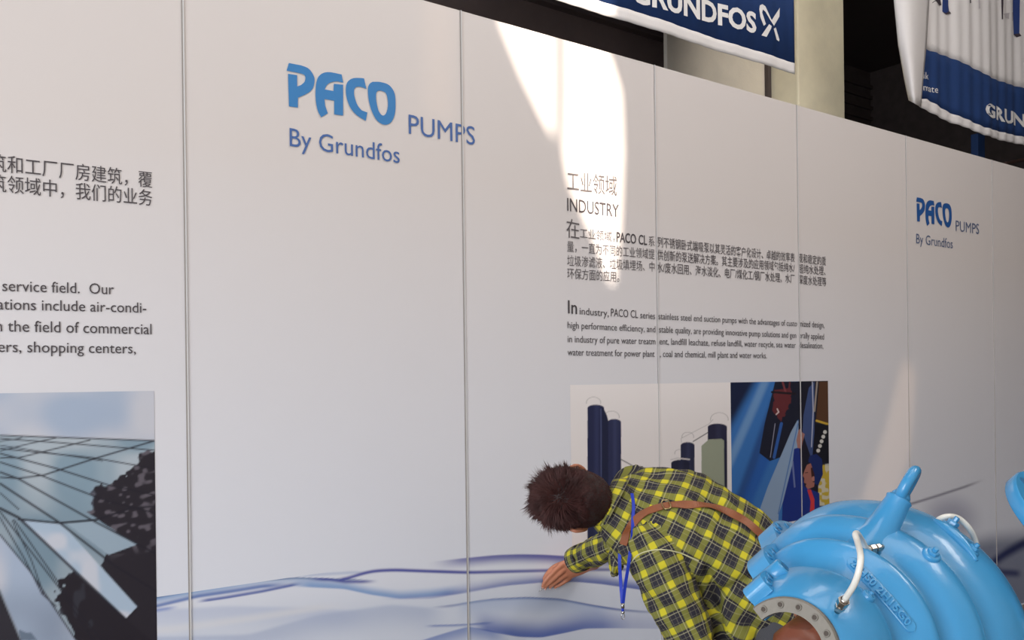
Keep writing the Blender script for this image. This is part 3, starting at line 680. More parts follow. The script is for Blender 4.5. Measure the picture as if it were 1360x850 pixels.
for i in range(K + 1):
    phi = SPLIT - 180.0 * i / K
    rg.append([PP(t, r * shrink(phi, t), phi) for t, r in loop])
pump = empty('pump_casing', (FL.x, FL.y, 0)); tag(pump, 'large light blue cast pump casing in the foreground with a bare grey flange ring', 'pump')
o = MB().rings(rg).build('volute_body', M_blue, pump, smooth=True)
wn_ = o.modifiers.new('e', 'EDGE_SPLIT'); wn_.split_angle = math.radians(50)
# machined ring on the front
def sector(rs, phi0, phi1, k=80):        # ring sector from a closed (t, r) section
    return [[PP(t, r, phi0 + (phi1 - phi0) * i / k) for t, r in rs] for i in range(k + 1)]
o = MB().rings(sector([(-.022, .0665), (-.022, .0905), (-.016, .0935), (.012, .0935), (.012, .0665)], SPLIT, SPLIT - 180)).build('flange_ring', M_steel, pump, smooth=False)
tag(o, 'bare grey machined ring with tapped holes')
for k in range(8):
    phi = 116 - k * 23.5
    c = PP(-.024, .0795, phi)
    MB().tube([PP(-.0235, .0795, phi), PP(-.0225, .0795, phi)], .0058, 16).build('bolt_hole', M_hole, o)
    rr = [[c + (rad(phi) * math.cos(a_) + AX.cross(rad(phi)) * math.sin(a_)) * (.0052 + .0013 * math.cos(b2)) + AX * (.0013 * math.sin(b2)) for b2 in [2 * math.pi * q / 6 for q in range(6)]] for a_ in [2 * math.pi * w / 16 for w in range(16)]]
    MB().rings(rr, closed=True).build('hole_rim', M_steel, o)
# split flanges: scalloped plates at both cut edges
def plate(phi, sgn, outl, th):
    nrm = AX.cross(rad(phi)); nrm = nrm if nrm.dot(rad(phi - 90)) > 0 else -nrm
    nrm = nrm * sgn
    pts = spline([FL + AX * (t * LEN) + rad(phi) * r for t, r in outl], 6)
    back = [FL + AX * (t * LEN) + rad(phi) * r for t, r in ((1.30, .20), (.9, .27), (.5, .20), (.3, .145), (0.01, .096))]
    return MB().prism(pts + back, nrm * th), nrm
outl = [(.015, .098), (.0, .118), (.02, .134), (.10, .146), (.16, .148), (.20, .150), (.225, .165), (.25, .190), (.33, .214), (.43, .226), (.54, .236), (.60, .248), (.66, .270), (.74, .302), (.88, .320), (1.02, .326), (1.14, .320), (1.24, .30), (1.3, .25)]
pl, NRM = plate(SPLIT, 1, outl, .045)
spf = pl.build('split_flange', M_blue, pump, bevel=.007, seg=3)
pl2, N2_ = plate(SPLIT - 180, -1, [(t, r * .98) for t, r in outl], .045)
pl2.build('split_flange', M_blue, pump, bevel=.007, seg=3)
def boss(t, r, rr=.019, h=.006, parent=spf):
    c = FL + AX * (t * LEN) + rad(SPLIT) * r + NRM * .045
    MB().tube([c - NRM * .004, c + NRM * h, c + NRM * (h + .001)], [rr, rr, rr * .92], 20).build('bolt_boss', M_blue, parent, smooth=True, bevel=.001)
    MB().tube([c + NRM * (h + .0006), c + NRM * (h + .0016)], rr * .5, 16).build('bolt_hole', M_blue_d, parent)
for t, r in ((.04, .118), (.10, .130), (.155, .122), (.30, .190), (.40, .204), (.52, .214), (.72, .282), (.80, .298), (.95, .306)): boss(t, r, .011 if r > .2 else .010, .002)
c = FL + AX * (.145 * LEN) + rad(SPLIT - 9) * .135
MB().tube([c - NRM * .01, c + NRM * .052, c + NRM * .054], [.021, .019, .017], 24).build('cast_boss', M_blue, spf, smooth=True)
MB().tube([c + NRM * .0535, c + NRM * .0548], .010, 16).build('bolt_hole', M_blue_d, spf)

# raised plate with cast characters, laid on the conical band behind the barrel
def onbody(t, phi, off):
    r = np.interp(t, [p_[0] for p_ in prof], [p_[1] for p_ in prof]) * shrink(phi, t); return PP(t, r + off, phi)
bodybvh = BVHTree.FromObject(bpy.data.objects['volute_body'], bpy.context.evaluated_depsgraph_get()) if False else None
me_b = bpy.data.objects['volute_body'].data
bvh_b = BVHTree.FromPolygons([v.co.copy() for v in me_b.vertices], [tuple(p_.vertices) for p_ in me_b.polygons])
def hit(px, py, off=0.0, bvh=None):
    d = ray(px, py); h = (bvh or bvh_b).ray_cast(CAM, d.normalized())
    if h[0] is None: return None, None
    n = h[1] if h[1].dot(d) < 0 else -h[1]
    return h[0] + n * off, n
# name plate strip: centre line in image from (1129,745) to (1212,838)
def strip_pt(s, w, off):                 # s along 0..1, w across -1..1
    x = 1127 + (1214 - 1127) * s; y = 743 + (838 - 743) * s + 3 * math.sin(math.pi * s) * -1
    nx, ny = .74, -.67
    p_, n_ = hit(x + nx * w * 8.5, y + ny * w * 8.5, off); return p_, n_
SG = []
S_N, S_W = 40, 6
ok = True
top = []; 
for i in range(S_N + 1):
    row = []
    for j in range(-S_W, S_W + 1):
        s = i / S_N; w = j / S_W
        k = 1.0
        if s < .06: k = math.sqrt(max(0.02, 1 - ((.06 - s) / .06) ** 2))
        if s > .94: k = math.sqrt(max(0.02, 1 - ((s - .94) / .06) ** 2))
        edge = max(abs(w), 0)
        p_, n_ = strip_pt(s, w * k, .0032 * (1 - (edge > .99)) - .001 * (edge > .99))
        if p_ is None: ok = False; p_ = PP(.3, .2, 45)
        row.append(p_)
    top.append(row)
nj = 2 * S_W + 1
vs = [p_ for r in top for p_ in r]
fs = [(i * nj + j, (i + 1) * nj + j, (i + 1) * nj + j + 1, i * nj + j + 1) for i in range(S_N) for j in range(nj - 1)]
np_ = put('cast_name_strip', mesh(vs, fs), M_blue, pump, smooth=True)
tme = text_mesh('2 HS0 2H15G0', .03, 1.05); tco = np.zeros(len(tme.vertices) * 3); tme.vertices.foreach_get('co', tco); tco = tco.reshape(-1, 3)
x0_, x1_ = tco[:, 0].min(), tco[:, 0].max()
vv = []
for p_ in tco:
    q_, n_ = strip_pt(.06 + .86 * (p_[0] - x0_) / (x1_ - x0_), (p_[1] / .7 - .5) * 1.15, .0050); vv.append(q_ or PP(.3, .2, 45))
for i, v in enumerate(tme.vertices): v.co = vv[i]
o = put('cast_characters', tme, M_blue, pump); s_ = o.modifiers.new('s', 'SOLIDIFY'); s_.thickness = .004; s_.offset = 0
b3 = o.modifiers.new('b', 'BEVEL'); b3.width = .0008; b3.segments = 1

def hexbolt(px, py, r, h, name='plug_bolt', base=True, M=None, tilt=None):
    p_, n_ = hit(px, py)
    if p_ is None: return
    if tilt is not None: n_ = (n_ + tilt).normalized()
    u = n_.orthogonal().normalized(); w = n_.cross(u); M = M or M_blue
    def ringp(rr, hh, n): return [p_ + n_ * hh + (u * math.cos(2 * math.pi * q / n) + w * math.sin(2 * math.pi * q / n)) * rr for q in range(n)]
    o = MB().rings([ringp(r * 1.75, -.006, 24), ringp(r * 1.6, .004, 24), ringp(r * 1.35, .006, 24)]).build(name, M, pump, smooth=True, bevel=.001)
    MB().rings([ringp(r * 1.08, .004, 6), ringp(r * 1.05, h * .55, 6), ringp(r * .9, h * .62, 6)]).build('hex_head', M, o, bevel=.0012)
    MB().rings([ringp(r * .55, h * .5, 6), ringp(r * .5, h, 6)]).build('plug_square', M, o, bevel=.001)
hexbolt(1237, 737, .011, .020)
hexbolt(1153, 792, .008, .012)
hexbolt(1262, 700, .012, .026, tilt=rad(45) * .8)
hexbolt(1290, 731, .010, .020, tilt=rad(35) * .8)
# ridge carrying the two rear plugs
rid = []
for x, y in ((1240, 690), (1252, 699), (1268, 712), (1284, 728), (1297, 745)):
    p_, n_ = hit(x, y); 
    if p_ is not None: rid.append(p_)
if len(rid) > 2: MB().tube(spline(rid, 5), [.004 + .009 * math.sin(math.pi * i / (5 * (len(rid) - 1))) for i in range(5 * (len(rid) - 1) + 1)], 14).build('cast_rib', M_blue, pump, smooth=True)

# lifting boss with eye
p0, n0 = hit(1171, 704); D2 = p0.dot(CF) - CAM.dot(CF)
A_ = C3(1160, 722, D2 + .02); B_ = C3(1196, 660, D2 + .03); dd = (B_ - A_).normalized()
bs = [A_ - dd * .05, A_, A_ + dd * .025, A_ + dd * .05, B_ - dd * .012, B_ - dd * .006, B_ - dd * .001]
MB().tube(bs, [.062, .048, .036, .0305, .0250, .0268, .022], 32).build('lifting_boss', M_blue, pump, smooth=True, bevel=.001)
eye = MB(); rr = []
ev = CF * .8 + dd * .0
ec = B_ + dd * .028; vr = (ec - CAM).normalized(); vv_ = (vr - dd * vr.dot(dd)).normalized()
vv_ = (vv_ * .995 + dd.cross(vv_) * -.10).normalized()
for w in range(36):
    a_ = 2 * math.pi * w / 36; rdir = dd * math.cos(a_) * 1.12 + vv_ * math.sin(a_) * .9
    nn = dd.cross(vv_).normalized(); rn = rdir.normalized()
    rr.append([ec + rdir * .030 + (rn * math.cos(b2) + nn * math.sin(b2)) * .0115 for b2 in [2 * math.pi * q / 14 for q in range(14)]])
lf = MB().rings(rr, closed=True).build('eyebolt', M_blue, pump, smooth=True)
MB().tube([B_ - dd * .004, B_ + dd * .004, B_ + dd * .012], [.020, .019, .014], 24).build('eyebolt_collar', M_blue, lf, smooth=True)

# hose 1: near hose with nickel fittings
def fitting(base, d, name='hose_fitting', s=1.0):
    d = d.normalized(); u = d.orthogonal().normalized(); w = d.cross(u)
    def R_(r, h, n): return [base + d * h * s + (u * math.cos(2 * math.pi * q / n) + w * math.sin(2 * math.pi * q / n)) * r * s for q in range(n)]
    o = MB().rings([R_(.0055, 0, 16), R_(.0055, .012, 16)]).build(name, M_nickel, pump, smooth=True)
    MB().rings([R_(.0095, .010, 6), R_(.0095, .020, 6)]).build('hex_nut', M_nickel, o, bevel=.0008)
    MB().rings([R_(.0065, .020, 16), R_(.0065, .024, 16)]).build('barrel', M_nickel, o)
    MB().rings([R_(.0105, .024, 6), R_(.0105, .038, 6)]).build('hex_nut', M_nickel, o, bevel=.0008)
    MB().rings([R_(.0080, .038, 16), R_(.0070, .042, 16)]).build('hose_collar', M_nickel, o, smooth=True)
    return base + d * .040 * s
h1, n1 = hit(1112, 812); z1 = h1.dot(CF) - CAM.dot(CF)
q1 = C3(1124, 793, z1 - .035)
e1 = fitting(h1, q1 - h1, s=1.0)
h2, n2 = hit(1172, 726); z2 = h2.dot(CF) - CAM.dot(CF)
q2_ = C3(1158, 729, z2 - .012)
e2 = fitting(h2, q2_ - h2, s=.9)
zA, zB = e1.dot(CF) - CAM.dot(CF), e2.dot(CF) - CAM.dot(CF)
path = [e1, C3(1134, 777, zA - .03), C3(1141, 757, zA - .04), C3(1143, 738, zA - .03), C3(1139, 720, (zA + zB) / 2 - .06), C3(1136, 710, (zA + zB) / 2 - .03), C3(1139, 709, (zA + zB) / 2), C3(1145, 718, zB - .04), C3(1150, 727, zB - .012), e2]
ho = MB().tube(spline(path, 7), .0055, 14).build('bleed_hose', M_hose, pump, smooth=True); tag(ho, 'white plastic hose')
# hose 2: arc behind the two rear plugs
h3, _ = hit(1250, 697); z3 = (h3.dot(CF) - CAM.dot(CF)) if h3 is not None else 2.2
z3 += .03
path = [C3(1240, 702, z3), C3(1246, 691, z3), C3(1258, 686, z3), C3(1272, 688, z3 + .01), C3(1285, 699, z3 + .01), C3(1294, 714, z3 + .02), C3(1297, 729, z3 + .02), C3(1294, 745, z3 + .02)]
ho = MB().tube(spline(path, 7), .0062, 14).build('bleed_hose', M_hose, pump, smooth=True); tag(ho, 'white plastic hose')
# side nozzle: flanged branch at the right, partly out of the frame
zc = 1.95
fc = C3(1407, 684, zc); fn = (V(.42, -.62, -.55)).normalized()
pn = C3(1420, 900, zc + .1)
rl = [C3(1290, 915, 1.90), C3(1350, 880, 1.90), C3(1410, 862, 1.92), C3(1462, 820, 1.95), C3(1462, 740, 1.98), fc - fn * .02]
MB().tube(spline(rl, 6), [.068 for i in range(31)], 28).build('branch_pipe', M_blue, pump, smooth=True)
u = fn.orthogonal().normalized(); w = fn.cross(u)
def FR(r, h, n=48): return [fc + fn * h + (u * math.cos(2 * math.pi * q / n) + w * math.sin(2 * math.pi * q / n)) * r for q in range(n)]
bf = MB().rings([FR(.115, -.028), FR(.118, -.024), FR(.118, .0), FR(.115, .004), FR(.080, .004), FR(.078, .007), FR(.060, .007), FR(.058, -.02), FR(.045, -.02)]).build('branch_flange', M_blue, pump, smooth=True)
e_ = bf.modifiers.new('e', 'EDGE_SPLIT'); e_.split_angle = math.radians(40)
for k in range(8):
    a_ = 2 * math.pi * (k + .3) / 8; c = fc + fn * .0042 + (u * math.cos(a_) + w * math.sin(a_)) * .099
    MB().tube([c, c + fn * .001], .009, 16).build('bolt_hole', M_blue_d, bf)
# cradle carrying the casing (below the frame)
M_cr = mat('cradle_grey_paint', (92, 96, 102), .55)
cc = PP(.6, .0, 0)
for sx in (-.16, .16):
    MB().box((cc.x + sx - .03, cc.y - .22, 0), (cc.x + sx + .03, cc.y + .22, .05)).build('cradle_foot', M_cr, pump, bevel=.004)
for sx in (-.16, .16):
    for sy in (-.17, .17):
        MB().box((cc.x + sx - .022, cc.y + sy - .022, .05), (cc.x + sx + .022, cc.y + sy + .022, cc.z - .10)).build('cradle_post', M_cr, pump, bevel=.003)
MB().box((cc.x - .20, cc.y - .21, cc.z - .13), (cc.x + .20, cc.y + .21, cc.z - .09)).build('cradle_top', M_cr, pump, bevel=.004)

# ------------------------------------------------------------------ the person bending at the wall
M_skin = mat('warm_skin', (186, 122, 94), .5, bump=.12, bscale=160, var=.06, vscale=30)
M_hair = mat('dark_brown_hair', (60, 32, 30), .6, spec=.25, var=.45, vscale=18)
M_hair2 = mat('dark_brown_hair_roots', (44, 30, 30), .8)
M_trs = mat('dark_grey_trouser_cloth', (74, 74, 80), .85, bump=.3, bscale=300)
M_shoe = mat('black_shoe_leather', (34, 32, 32), .45)
M_nail = mat('fingernail', (226, 176, 160), .3)
M_eye = mat('eye_white', (230, 226, 220), .2)
M_iris = mat('dark_iris', (40, 26, 20), .2)
M_tan = mat('tan_leather', (134, 76, 44), .5, bump=.2, bscale=200, var=.12, vscale=20)
M_bag = mat('red_brown_leather', (128, 70, 50), .45, bump=.3, bscale=60, var=.15, vscale=9)
M_brass = mat('pale_brass', (196, 176, 128), .3, 1.0)
M_lany = mat('royal_blue_ribbon', (22, 52, 176), .6)
M_clip = mat('lanyard_steel', (190, 188, 186), .25, 1.0)

# plaid: woven bands laid out in the UV of each sleeve and body piece
M_plaid = bpy.data.materials.new('yellow_black_plaid_flannel'); M_plaid.use_nodes = True
nt = M_plaid.node_tree; pb = nt.nodes['Principled BSDF']; pb.inputs['Roughness'].default_value = .85; pb.inputs['Specular IOR Level'].default_value = .2
def mth(op, a_, b_=None, c_=None):
    n = nt.nodes.new('ShaderNodeMath'); n.operation = op
    for i, x in enumerate((a_, b_, c_)):
        if x is None: continue
        if isinstance(x, (int, float)): n.inputs[i].default_value = x
        else: nt.links.new(x, n.inputs[i])
    return n.outputs[0]
uvn = nt.nodes.new('ShaderNodeUVMap'); uvn.uv_map = 'UVMap'; sp = nt.nodes.new('ShaderNodeSeparateXYZ'); nt.links.new(uvn.outputs[0], sp.inputs[0])
def step_band(f, lo, hi, soft=.035):
    a_ = mth('SMOOTH_MIN', mth('DIVIDE', mth('SUBTRACT', f, lo), soft), mth('DIVIDE', mth('SUBTRACT', hi, f), soft), .1)
    return mth('MINIMUM', mth('MAXIMUM', a_, 0.0), 1.0)
def stripes(coord, off):
    f = mth('FRACT', mth('ADD', mth('DIVIDE', coord, .060), off))
    ye = step_band(f, .08, .44)
    wh = step_band(f, .52, .585, .03)
    wh2 = step_band(f, .005, .04, .02)
    th = step_band(f, .76, .80, .025)
    return ye, wh, wh2, th
y1, w1, w1b, t1 = stripes(sp.outputs['X'], .13); y2, w2, w2b, t2 = stripes(sp.outputs['Y'], .41)
ysum = mth('MULTIPLY', mth('ADD', y1, y2), .5)
rmp = nt.nodes.new('ShaderNodeValToRGB'); e = rmp.color_ramp.elements
e[0].position = 0; e[0].color = lin((48, 46, 54)) + (1,); e[1].position = 1; e[1].color = lin((200, 188, 50)) + (1,)
m_ = e.new(.5); m_.color = lin((122, 121, 60)) + (1,)
nt.links.new(ysum, rmp.inputs[0])
wsum = mth('MINIMUM', mth('ADD', mth('MULTIPLY', mth('MAXIMUM', w1, w2), .55), mth('ADD', mth('MULTIPLY', mth('MAXIMUM', w1b, w2b), .22), mth('MULTIPLY', mth('MAXIMUM', t1, t2), .30))), .95)
mx2 = nt.nodes.new('ShaderNodeMix'); mx2.data_type = 'RGBA'; nt.links.new(wsum, mx2.inputs[0]); nt.links.new(rmp.outputs[0], mx2.inputs[6]); mx2.inputs[7].default_value = lin((196, 188, 150)) + (1,)
nt.links.new(mx2.outputs[2], pb.inputs['Base Color'])
tcn = nt.nodes.new('ShaderNodeTexCoord'); nn = nt.nodes.new('ShaderNodeTexNoise'); nn.inputs['Scale'].default_value = 45; nn.inputs['Detail'].default_value = 4
bpn = nt.nodes.new('ShaderNodeBump'); bpn.inputs['Strength'].default_value = .35; bpn.inputs['Distance'].default_value = .004
nt.links.new(tcn.outputs['Object'], nn.inputs['Vector']); nt.links.new(nn.outputs['Fac'], bpn.inputs['Height']); nt.links.new(bpn.outputs[0], pb.inputs['Normal'])

def lv(x, y, z): return V(x, y, z).normalized()
nb, pel = C3(818, 676, 2.87), C3(1040, 796, 2.78)
S_ = (pel - nb).normalized()                              # down the spine
SL = lv(-.36, .58, -.70); SL = (SL - S_ * SL.dot(S_)).normalized()   # towards the left shoulder
NB = S_.cross(SL).normalized()
if NB.dot(CF) > 0: NB = -NB                               # out of the back
TS = [((801, 667, 2.82), .078, .070), ((815, 667, 2.835), .100, .080), ((836, 672, 2.86), .165, .088), ((858, 679, 2.855), .192, .104), ((885, 687, 2.84), .200, .116),
      ((935, 706, 2.82), .190, .118), ((980, 735, 2.80), .176, .112), ((1020, 772, 2.79), .178, .118), ((1046, 800, 2.78), .185, .126), ((1060, 816, 2.775), .186, .128)]
# head
Fh = lv(-.45, .25, .86); Uh = lv(-.85, -.15, -.40); Uh = (Uh - Fh * Uh.dot(Fh)).normalized(); Lh = Uh.cross(Fh)
if Lh.dot(CU) > 0: Lh = -Lh
Hc = C3(765, 664, 2.79); HS = 1.07
def hp(u, f, l): return Hc + (Uh * u + Fh * f + Lh * l) * HS
HSEC = [(-.128, .060, .012, .014), (-.118, .056, .028, .030), (-.098, .047, .044, .042), (-.07, .034, .060, .054), (-.042, .020, .076, .062), (-.014, .008, .089, .069),
        (.015, .0, .096, .074), (.045, -.004, .098, .076), (.072, -.005, .084, .068), (.092, -.006, .064, .052), (.106, -.007, .040, .034), (.113, -.007, .018, .016)]
sh_l = TS[2]; cL = C3(866, 738, 2.72); eL = C3(927, 862, 2.645); wL = C3(1000, 930, 2.60)
cR = C3(838, 655, 2.985); eR = C3(836, 712, 3.20); wR = C3(766, 743, 3.405)
hipc = C3(1046, 806, 2.78)
hL, hR = hipc + SL * .085, hipc - SL * .085
kL, kR = hL + V(-.13, .36, .06), hR + V(-.10, .33, .14)
aL = kL + V(.10, 0, -.03); aL.z = .085; aR = kR + V(.10, 0, -.05); aR.z = .085
B = MB()
def circ(c, d, r, k=1.0):
    u = d.orthogonal().normalized(); w = d.cross(u); return (c, u * r, w * r * k)
def limb(mb, pts, rads, n=20):
    mb.tube(spline(pts, 4), list(np.interp(np.linspace(0, len(pts) - 1, 4 * (len(pts) - 1) + 1), range(len(pts)), rads)), n)
B.loft([(hp(u, f, 0), Fh * rf * HS, Lh * rl * HS) for u, f, rf, rl in HSEC], 32, 2.1)
limb(B, [hp(.0, -.030, 0), hp(-.06, -.022, 0), hp(-.11, -.012, 0), C3(826, 680, 2.90), C3(852, 686, 2.90)], [.058, .054, .050, .050, .06])
B.loft([(C3(*c) - NB * .004, SL * a_ * .80, NB * b2 * .76) for c, a_, b2 in TS[1:]], 28, 2.3)
limb(B, [C3(*sh_l[0]) + SL * .10, cL, (cL + eL) / 2, eL, (eL + wL) / 2, wL], [.060, .056, .047, .040, .038, .027])
limb(B, [C3(*sh_l[0]) - SL * .10, cR, (cR + eR) / 2, eR, (eR * .4 + wR * .6), wR, C3(758, 746, 3.43)], [.060, .056, .047, .042, .038, .027, .027])
for h_, k_, a_ in ((hL, kL, aL), (hR, kR, aR)):
    limb(B, [hipc, h_, (h_ + k_) / 2, k_, (k_ * .6 + a_ * .4), a_, a_ + Vector((0, 0, -.04))], [.10, .085, .070, .052, .052, .036, .036])
# face: brow, nose, lips, ears
B.loft([(hp(.010, .086, 0), Uh * .006, Lh * .006), (hp(-.010, .098, 0), Uh * .008, Lh * .009), (hp(-.036, .112, 0), Uh * .010, Lh * .015), (hp(-.046, .102, 0), Uh * .006, Lh * .012)], 14)
for s_ in (-1, 1):
    limb(B, [hp(.022, .082, s_ * .010), hp(.026, .080, s_ * .032), hp(.018, .062, s_ * .056)], [.007, .008, .006], 10)
    limb(B, [hp(-.032, .074, s_ * .036), hp(-.026, .058, s_ * .054)], [.012, .010], 10)
    ear = [hp(.030, -.004, s_ * .078), hp(.034, -.018, s_ * .086), hp(.020, -.030, s_ * .094), hp(.0, -.028, s_ * .092), hp(-.020, -.016, s_ * .086), hp(-.034, -.004, s_ * .078)]
    limb(B, ear, [.006, .0065, .0065, .006, .0065, .007], 10)
    B.loft([(hp(.024, -.012, s_ * .080), Fh * .014, Uh * .003 + Lh * .001), (hp(.002, -.012, s_ * .082), Fh * .016, Uh * .002 + Lh * .004 * s_), (hp(-.026, -.008, s_ * .078), Fh * .010, Lh * .004)], 12)
limb(B, [hp(-.066, .088, -.022), hp(-.064, .096, 0), hp(-.066, .088, .022)], [.005, .0075, .005], 10)
limb(B, [hp(-.076, .084, -.018), hp(-.076, .092, 0), hp(-.076, .084, .018)], [.005, .008, .005], 10)
# right hand on the wall
def wz(px, py): p_ = W(px, py); return (p_ - CAM).dot(CF)
def wp(px, py, off): return W(px, py) - Vector((0, off, 0))      # off = gap to the wall surface
hw_ = (wp(745, 768, .03) - wp(736, 741, .035)).normalized()
pdir = (wp(737, 756, .035) - wp(768, 744, .06)).normalized(); pn_ = hw_.cross(pdir).normalized()
B.loft([(wp(770, 744, .085), hw_ * .026, pn_ * .021), (wp(764, 746, .070), hw_ * .029, pn_ * .019), (wp(756, 749, .060), hw_ * .037, pn_ * .018), (wp(746, 752, .052), hw_ * .042, pn_ * .016), (wp(738, 756, .044), hw_ * .041, pn_ * .013), (wp(735, 757, .040), hw_ * .036, pn_ * .009)], 20, 2.4)
limb(B, [wR, wp(770, 744, .085), wp(760, 747, .066)], [.027, .026, .022])
FING = [([(741, 745, .046), (733, 749, .050), (723, 761, .040), (718, 771, .026), (717.5, 780, .012)], [.011, .0105, .0092, .0082, .0066]),
        ([(742, 752, .048), (734, 757, .052), (725, 768, .040), (721.5, 775, .026), (720.5, 781, .013)], [.011, .0105, .0092, .0082, .0068]),
        ([(744, 759, .046), (737, 764, .048), (729.5, 772, .036), (727, 777, .022), (727.5, 780, .011)], [.0105, .0098, .0088, .0078, .0065]),
        ([(748, 765, .044), (742, 769, .044), (736, 775, .032), (733.5, 778, .020), (734.5, 780, .010)], [.0098, .0088, .0078, .0070, .0060]),
        ([(758, 744, .050), (746, 746, .030), (732, 752, .020), (723, 762, .016), (719, 770, .014)], [.0140, .0125, .0108, .0096, .0076])]
for pts, rr in FING: limb(B, [wp(*p_) for p_ in pts], rr, 12)
# left hand, resting on the thigh
lh = [wL, wL + V(.05, .01, -.02), wL + V(.09, .03, -.02)]
B.loft([(lh[0], V(0, .020, .01), V(0, 0, .016)), (lh[0] + V(.03, .005, -.01), V(0, .036, .01), V(0, 0, .016)), (lh[1] + V(.03, .0, 0), V(0, .040, .01), V(0, 0, .013))], 16)
for k in range(4):
    o0 = lh[1] + V(.02, -.030 + .020 * k, -.004); limb(B, [o0, o0 + V(.035, .004, .0), o0 + V(.055 + .006 * (k in (1, 2)), .008, .015), o0 + V(.06, .010, .030)], [.0098, .009, .008, .0066], 10)
limb(B, [lh[0] + V(.02, -.02, 0), lh[0] + V(.04, -.045, .0), lh[0] + V(.065, -.055, .01)], [.013, .0105, .008], 10)
bme = remeshed(B.v, B.f, .0042, 5)
person = empty('person', (hipc.x, hipc.y, 0)); tag(person, 'person in yellow and black plaid shirt bending down, touching the wall with one hand', 'person')
body = put('body', bme, M_skin, person, smooth=True)
for s_ in (-1, 1):
    ec_ = hp(.004, .078, s_ * .031)
    def ball(c, r, f=1.0):
        return MB().loft([(c + Fh * r * math.cos(a_), Uh * max(r * math.sin(a_), 1e-4), Lh * max(r * math.sin(a_), 1e-4)) for a_ in [math.pi * i / 10 for i in range(11)]], 16)
    eo = ball(ec_, .0118).build('eye', M_eye, person, smooth=True)
    ball(ec_ + Fh * .0075, .0058).build('iris', M_iris, eo, smooth=True)
for (pts, rr), k in zip(FING, range(5)):
    p_, q_ = wp(*pts[-2]), wp(*pts[-1]); d = (q_ - p_).normalized(); up = (Vector((0, -1, 0)) - d * d.dot(Vector((0, -1, 0)))).normalized(); w_ = d.cross(up)
    c = q_ - d * .003 + up * (rr[-1] * .80)
    MB().loft([(c - up * .0008, d * .0050, w_ * .0042), (c + up * .0008, d * .0048, w_ * .0040), (c + up * .0014, d * .003, w_ * .0025)], 12).build('fingernail', M_nail, person, smooth=True)

# shirt
SH = MB()
SH.loft([(C3(*c), SL * a_, NB * b2) for c, a_, b2 in TS], 36, 2.25)
S0 = C3(*sh_l[0])
limb(SH, [S0 + SL * .08, cL + V(0, -.005, .0), (cL * .55 + eL * .45), eL, (eL + wL) / 2, wL], [.080, .082, .082, .070, .060, .046], 28)
limb(SH, [S0 - SL * .08, cR, (cR + eR) / 2, eR, (eR * .5 + wR * .5), wR + (eR - wR) * .06], [.080, .072, .070, .064, .056, .047], 28)
# loose front hanging under the collar
SH.loft([(C3(822, 690, 2.80), V(.045, 0, 0), V(0, .01, .055)), (C3(823, 715, 2.79), V(.040, 0, 0), V(0, .004, .050)), (C3(823, 738, 2.785), V(.030, .0, .0), V(.0, 0, .042)), (C3(818, 754, 2.78), V(.016, .0, .0), V(.0, 0, .030)), (C3(815, 766, 2.78), V(.006, 0, 0), V(0, 0, .014))], 20)
SH.loft([(C3(860, 730, 2.80), V(.08, 0, 0), V(0, 0, .09)), (C3(880, 760, 2.82), V(.10, 0, 0), V(0, 0, .10)), (C3(930, 790, 2.80), V(.10, 0, .0), V(0, 0.02, .11)), (C3(985, 822, 2.78), V(.09, .06, 0), V(0, 0.03, .12)), (C3(1012, 838, 2.78), V(.05, .05, 0), V(0, 0.03, .11))], 24)
SH.loft([(C3(955, 780, 2.76), V(.06, 0, 0), V(0, 0, .08)), (C3(962, 805, 2.75), V(.085, 0, 0), V(0, 0, .10)), (C3(972, 835, 2.75), V(.085, 0, 0), V(0, 0, .10)), (C3(984, 862, 2.75), V(.075, 0, 0), V(0, 0, .09)), (C3(988, 872, 2.75), V(.05, 0, 0), V(0, 0, .07))], 24)
sme = remeshed(SH.v, SH.f, .0075, 10)
BON = [('t', C3(806, 669, 2.885), pel, .16), ('l1', cL - (eL - cL).normalized() * .03, eL, .080), ('l2', eL, wL, .055), ('r1', cR, eR, .066), ('r2', eR, wR, .055), ('f', C3(823, 700, 2.79), C3(815, 766, 2.78), .03)]
def boneframe(k):
    n, a_, b2, r = BON[k]; d = (b2 - a_).normalized(); ref = NB if n == 't' else -CF
    u = (ref - d * ref.dot(d)).normalized(); return a_, b2, d, u, d.cross(u), r
FR_ = [boneframe(k) for k in range(len(BON))]
ROT = {'t': 0.0, 'l1': 0.10, 'l2': 0.1, 'r1': 0, 'r2': 0, 'f': 0}
co = np.zeros(len(sme.vertices) * 3); sme.vertices.foreach_get('co', co); co = co.reshape(-1, 3)
nr = np.zeros(len(sme.vertices) * 3); sme.vertices.foreach_get('normal', nr); nr = nr.reshape(-1, 3)
AR = lambda v: np.array(tuple(v))
def segd(P, a_, b2):
    a_, b2 = AR(a_), AR(b2); ab = b2 - a_; t = np.clip(((P - a_) @ ab) / (ab @ ab), 0, 1); return np.linalg.norm(P - a_ - t[:, None] * ab, axis=1), t
def bone_of(P):
    D = np.stack([segd(P, f[0], f[1])[0] / f[5] for f in FR_], 1); D[:, 5] *= 1.15; return D.argmin(1)
bo = bone_of(co)
disp = np.zeros(len(co))
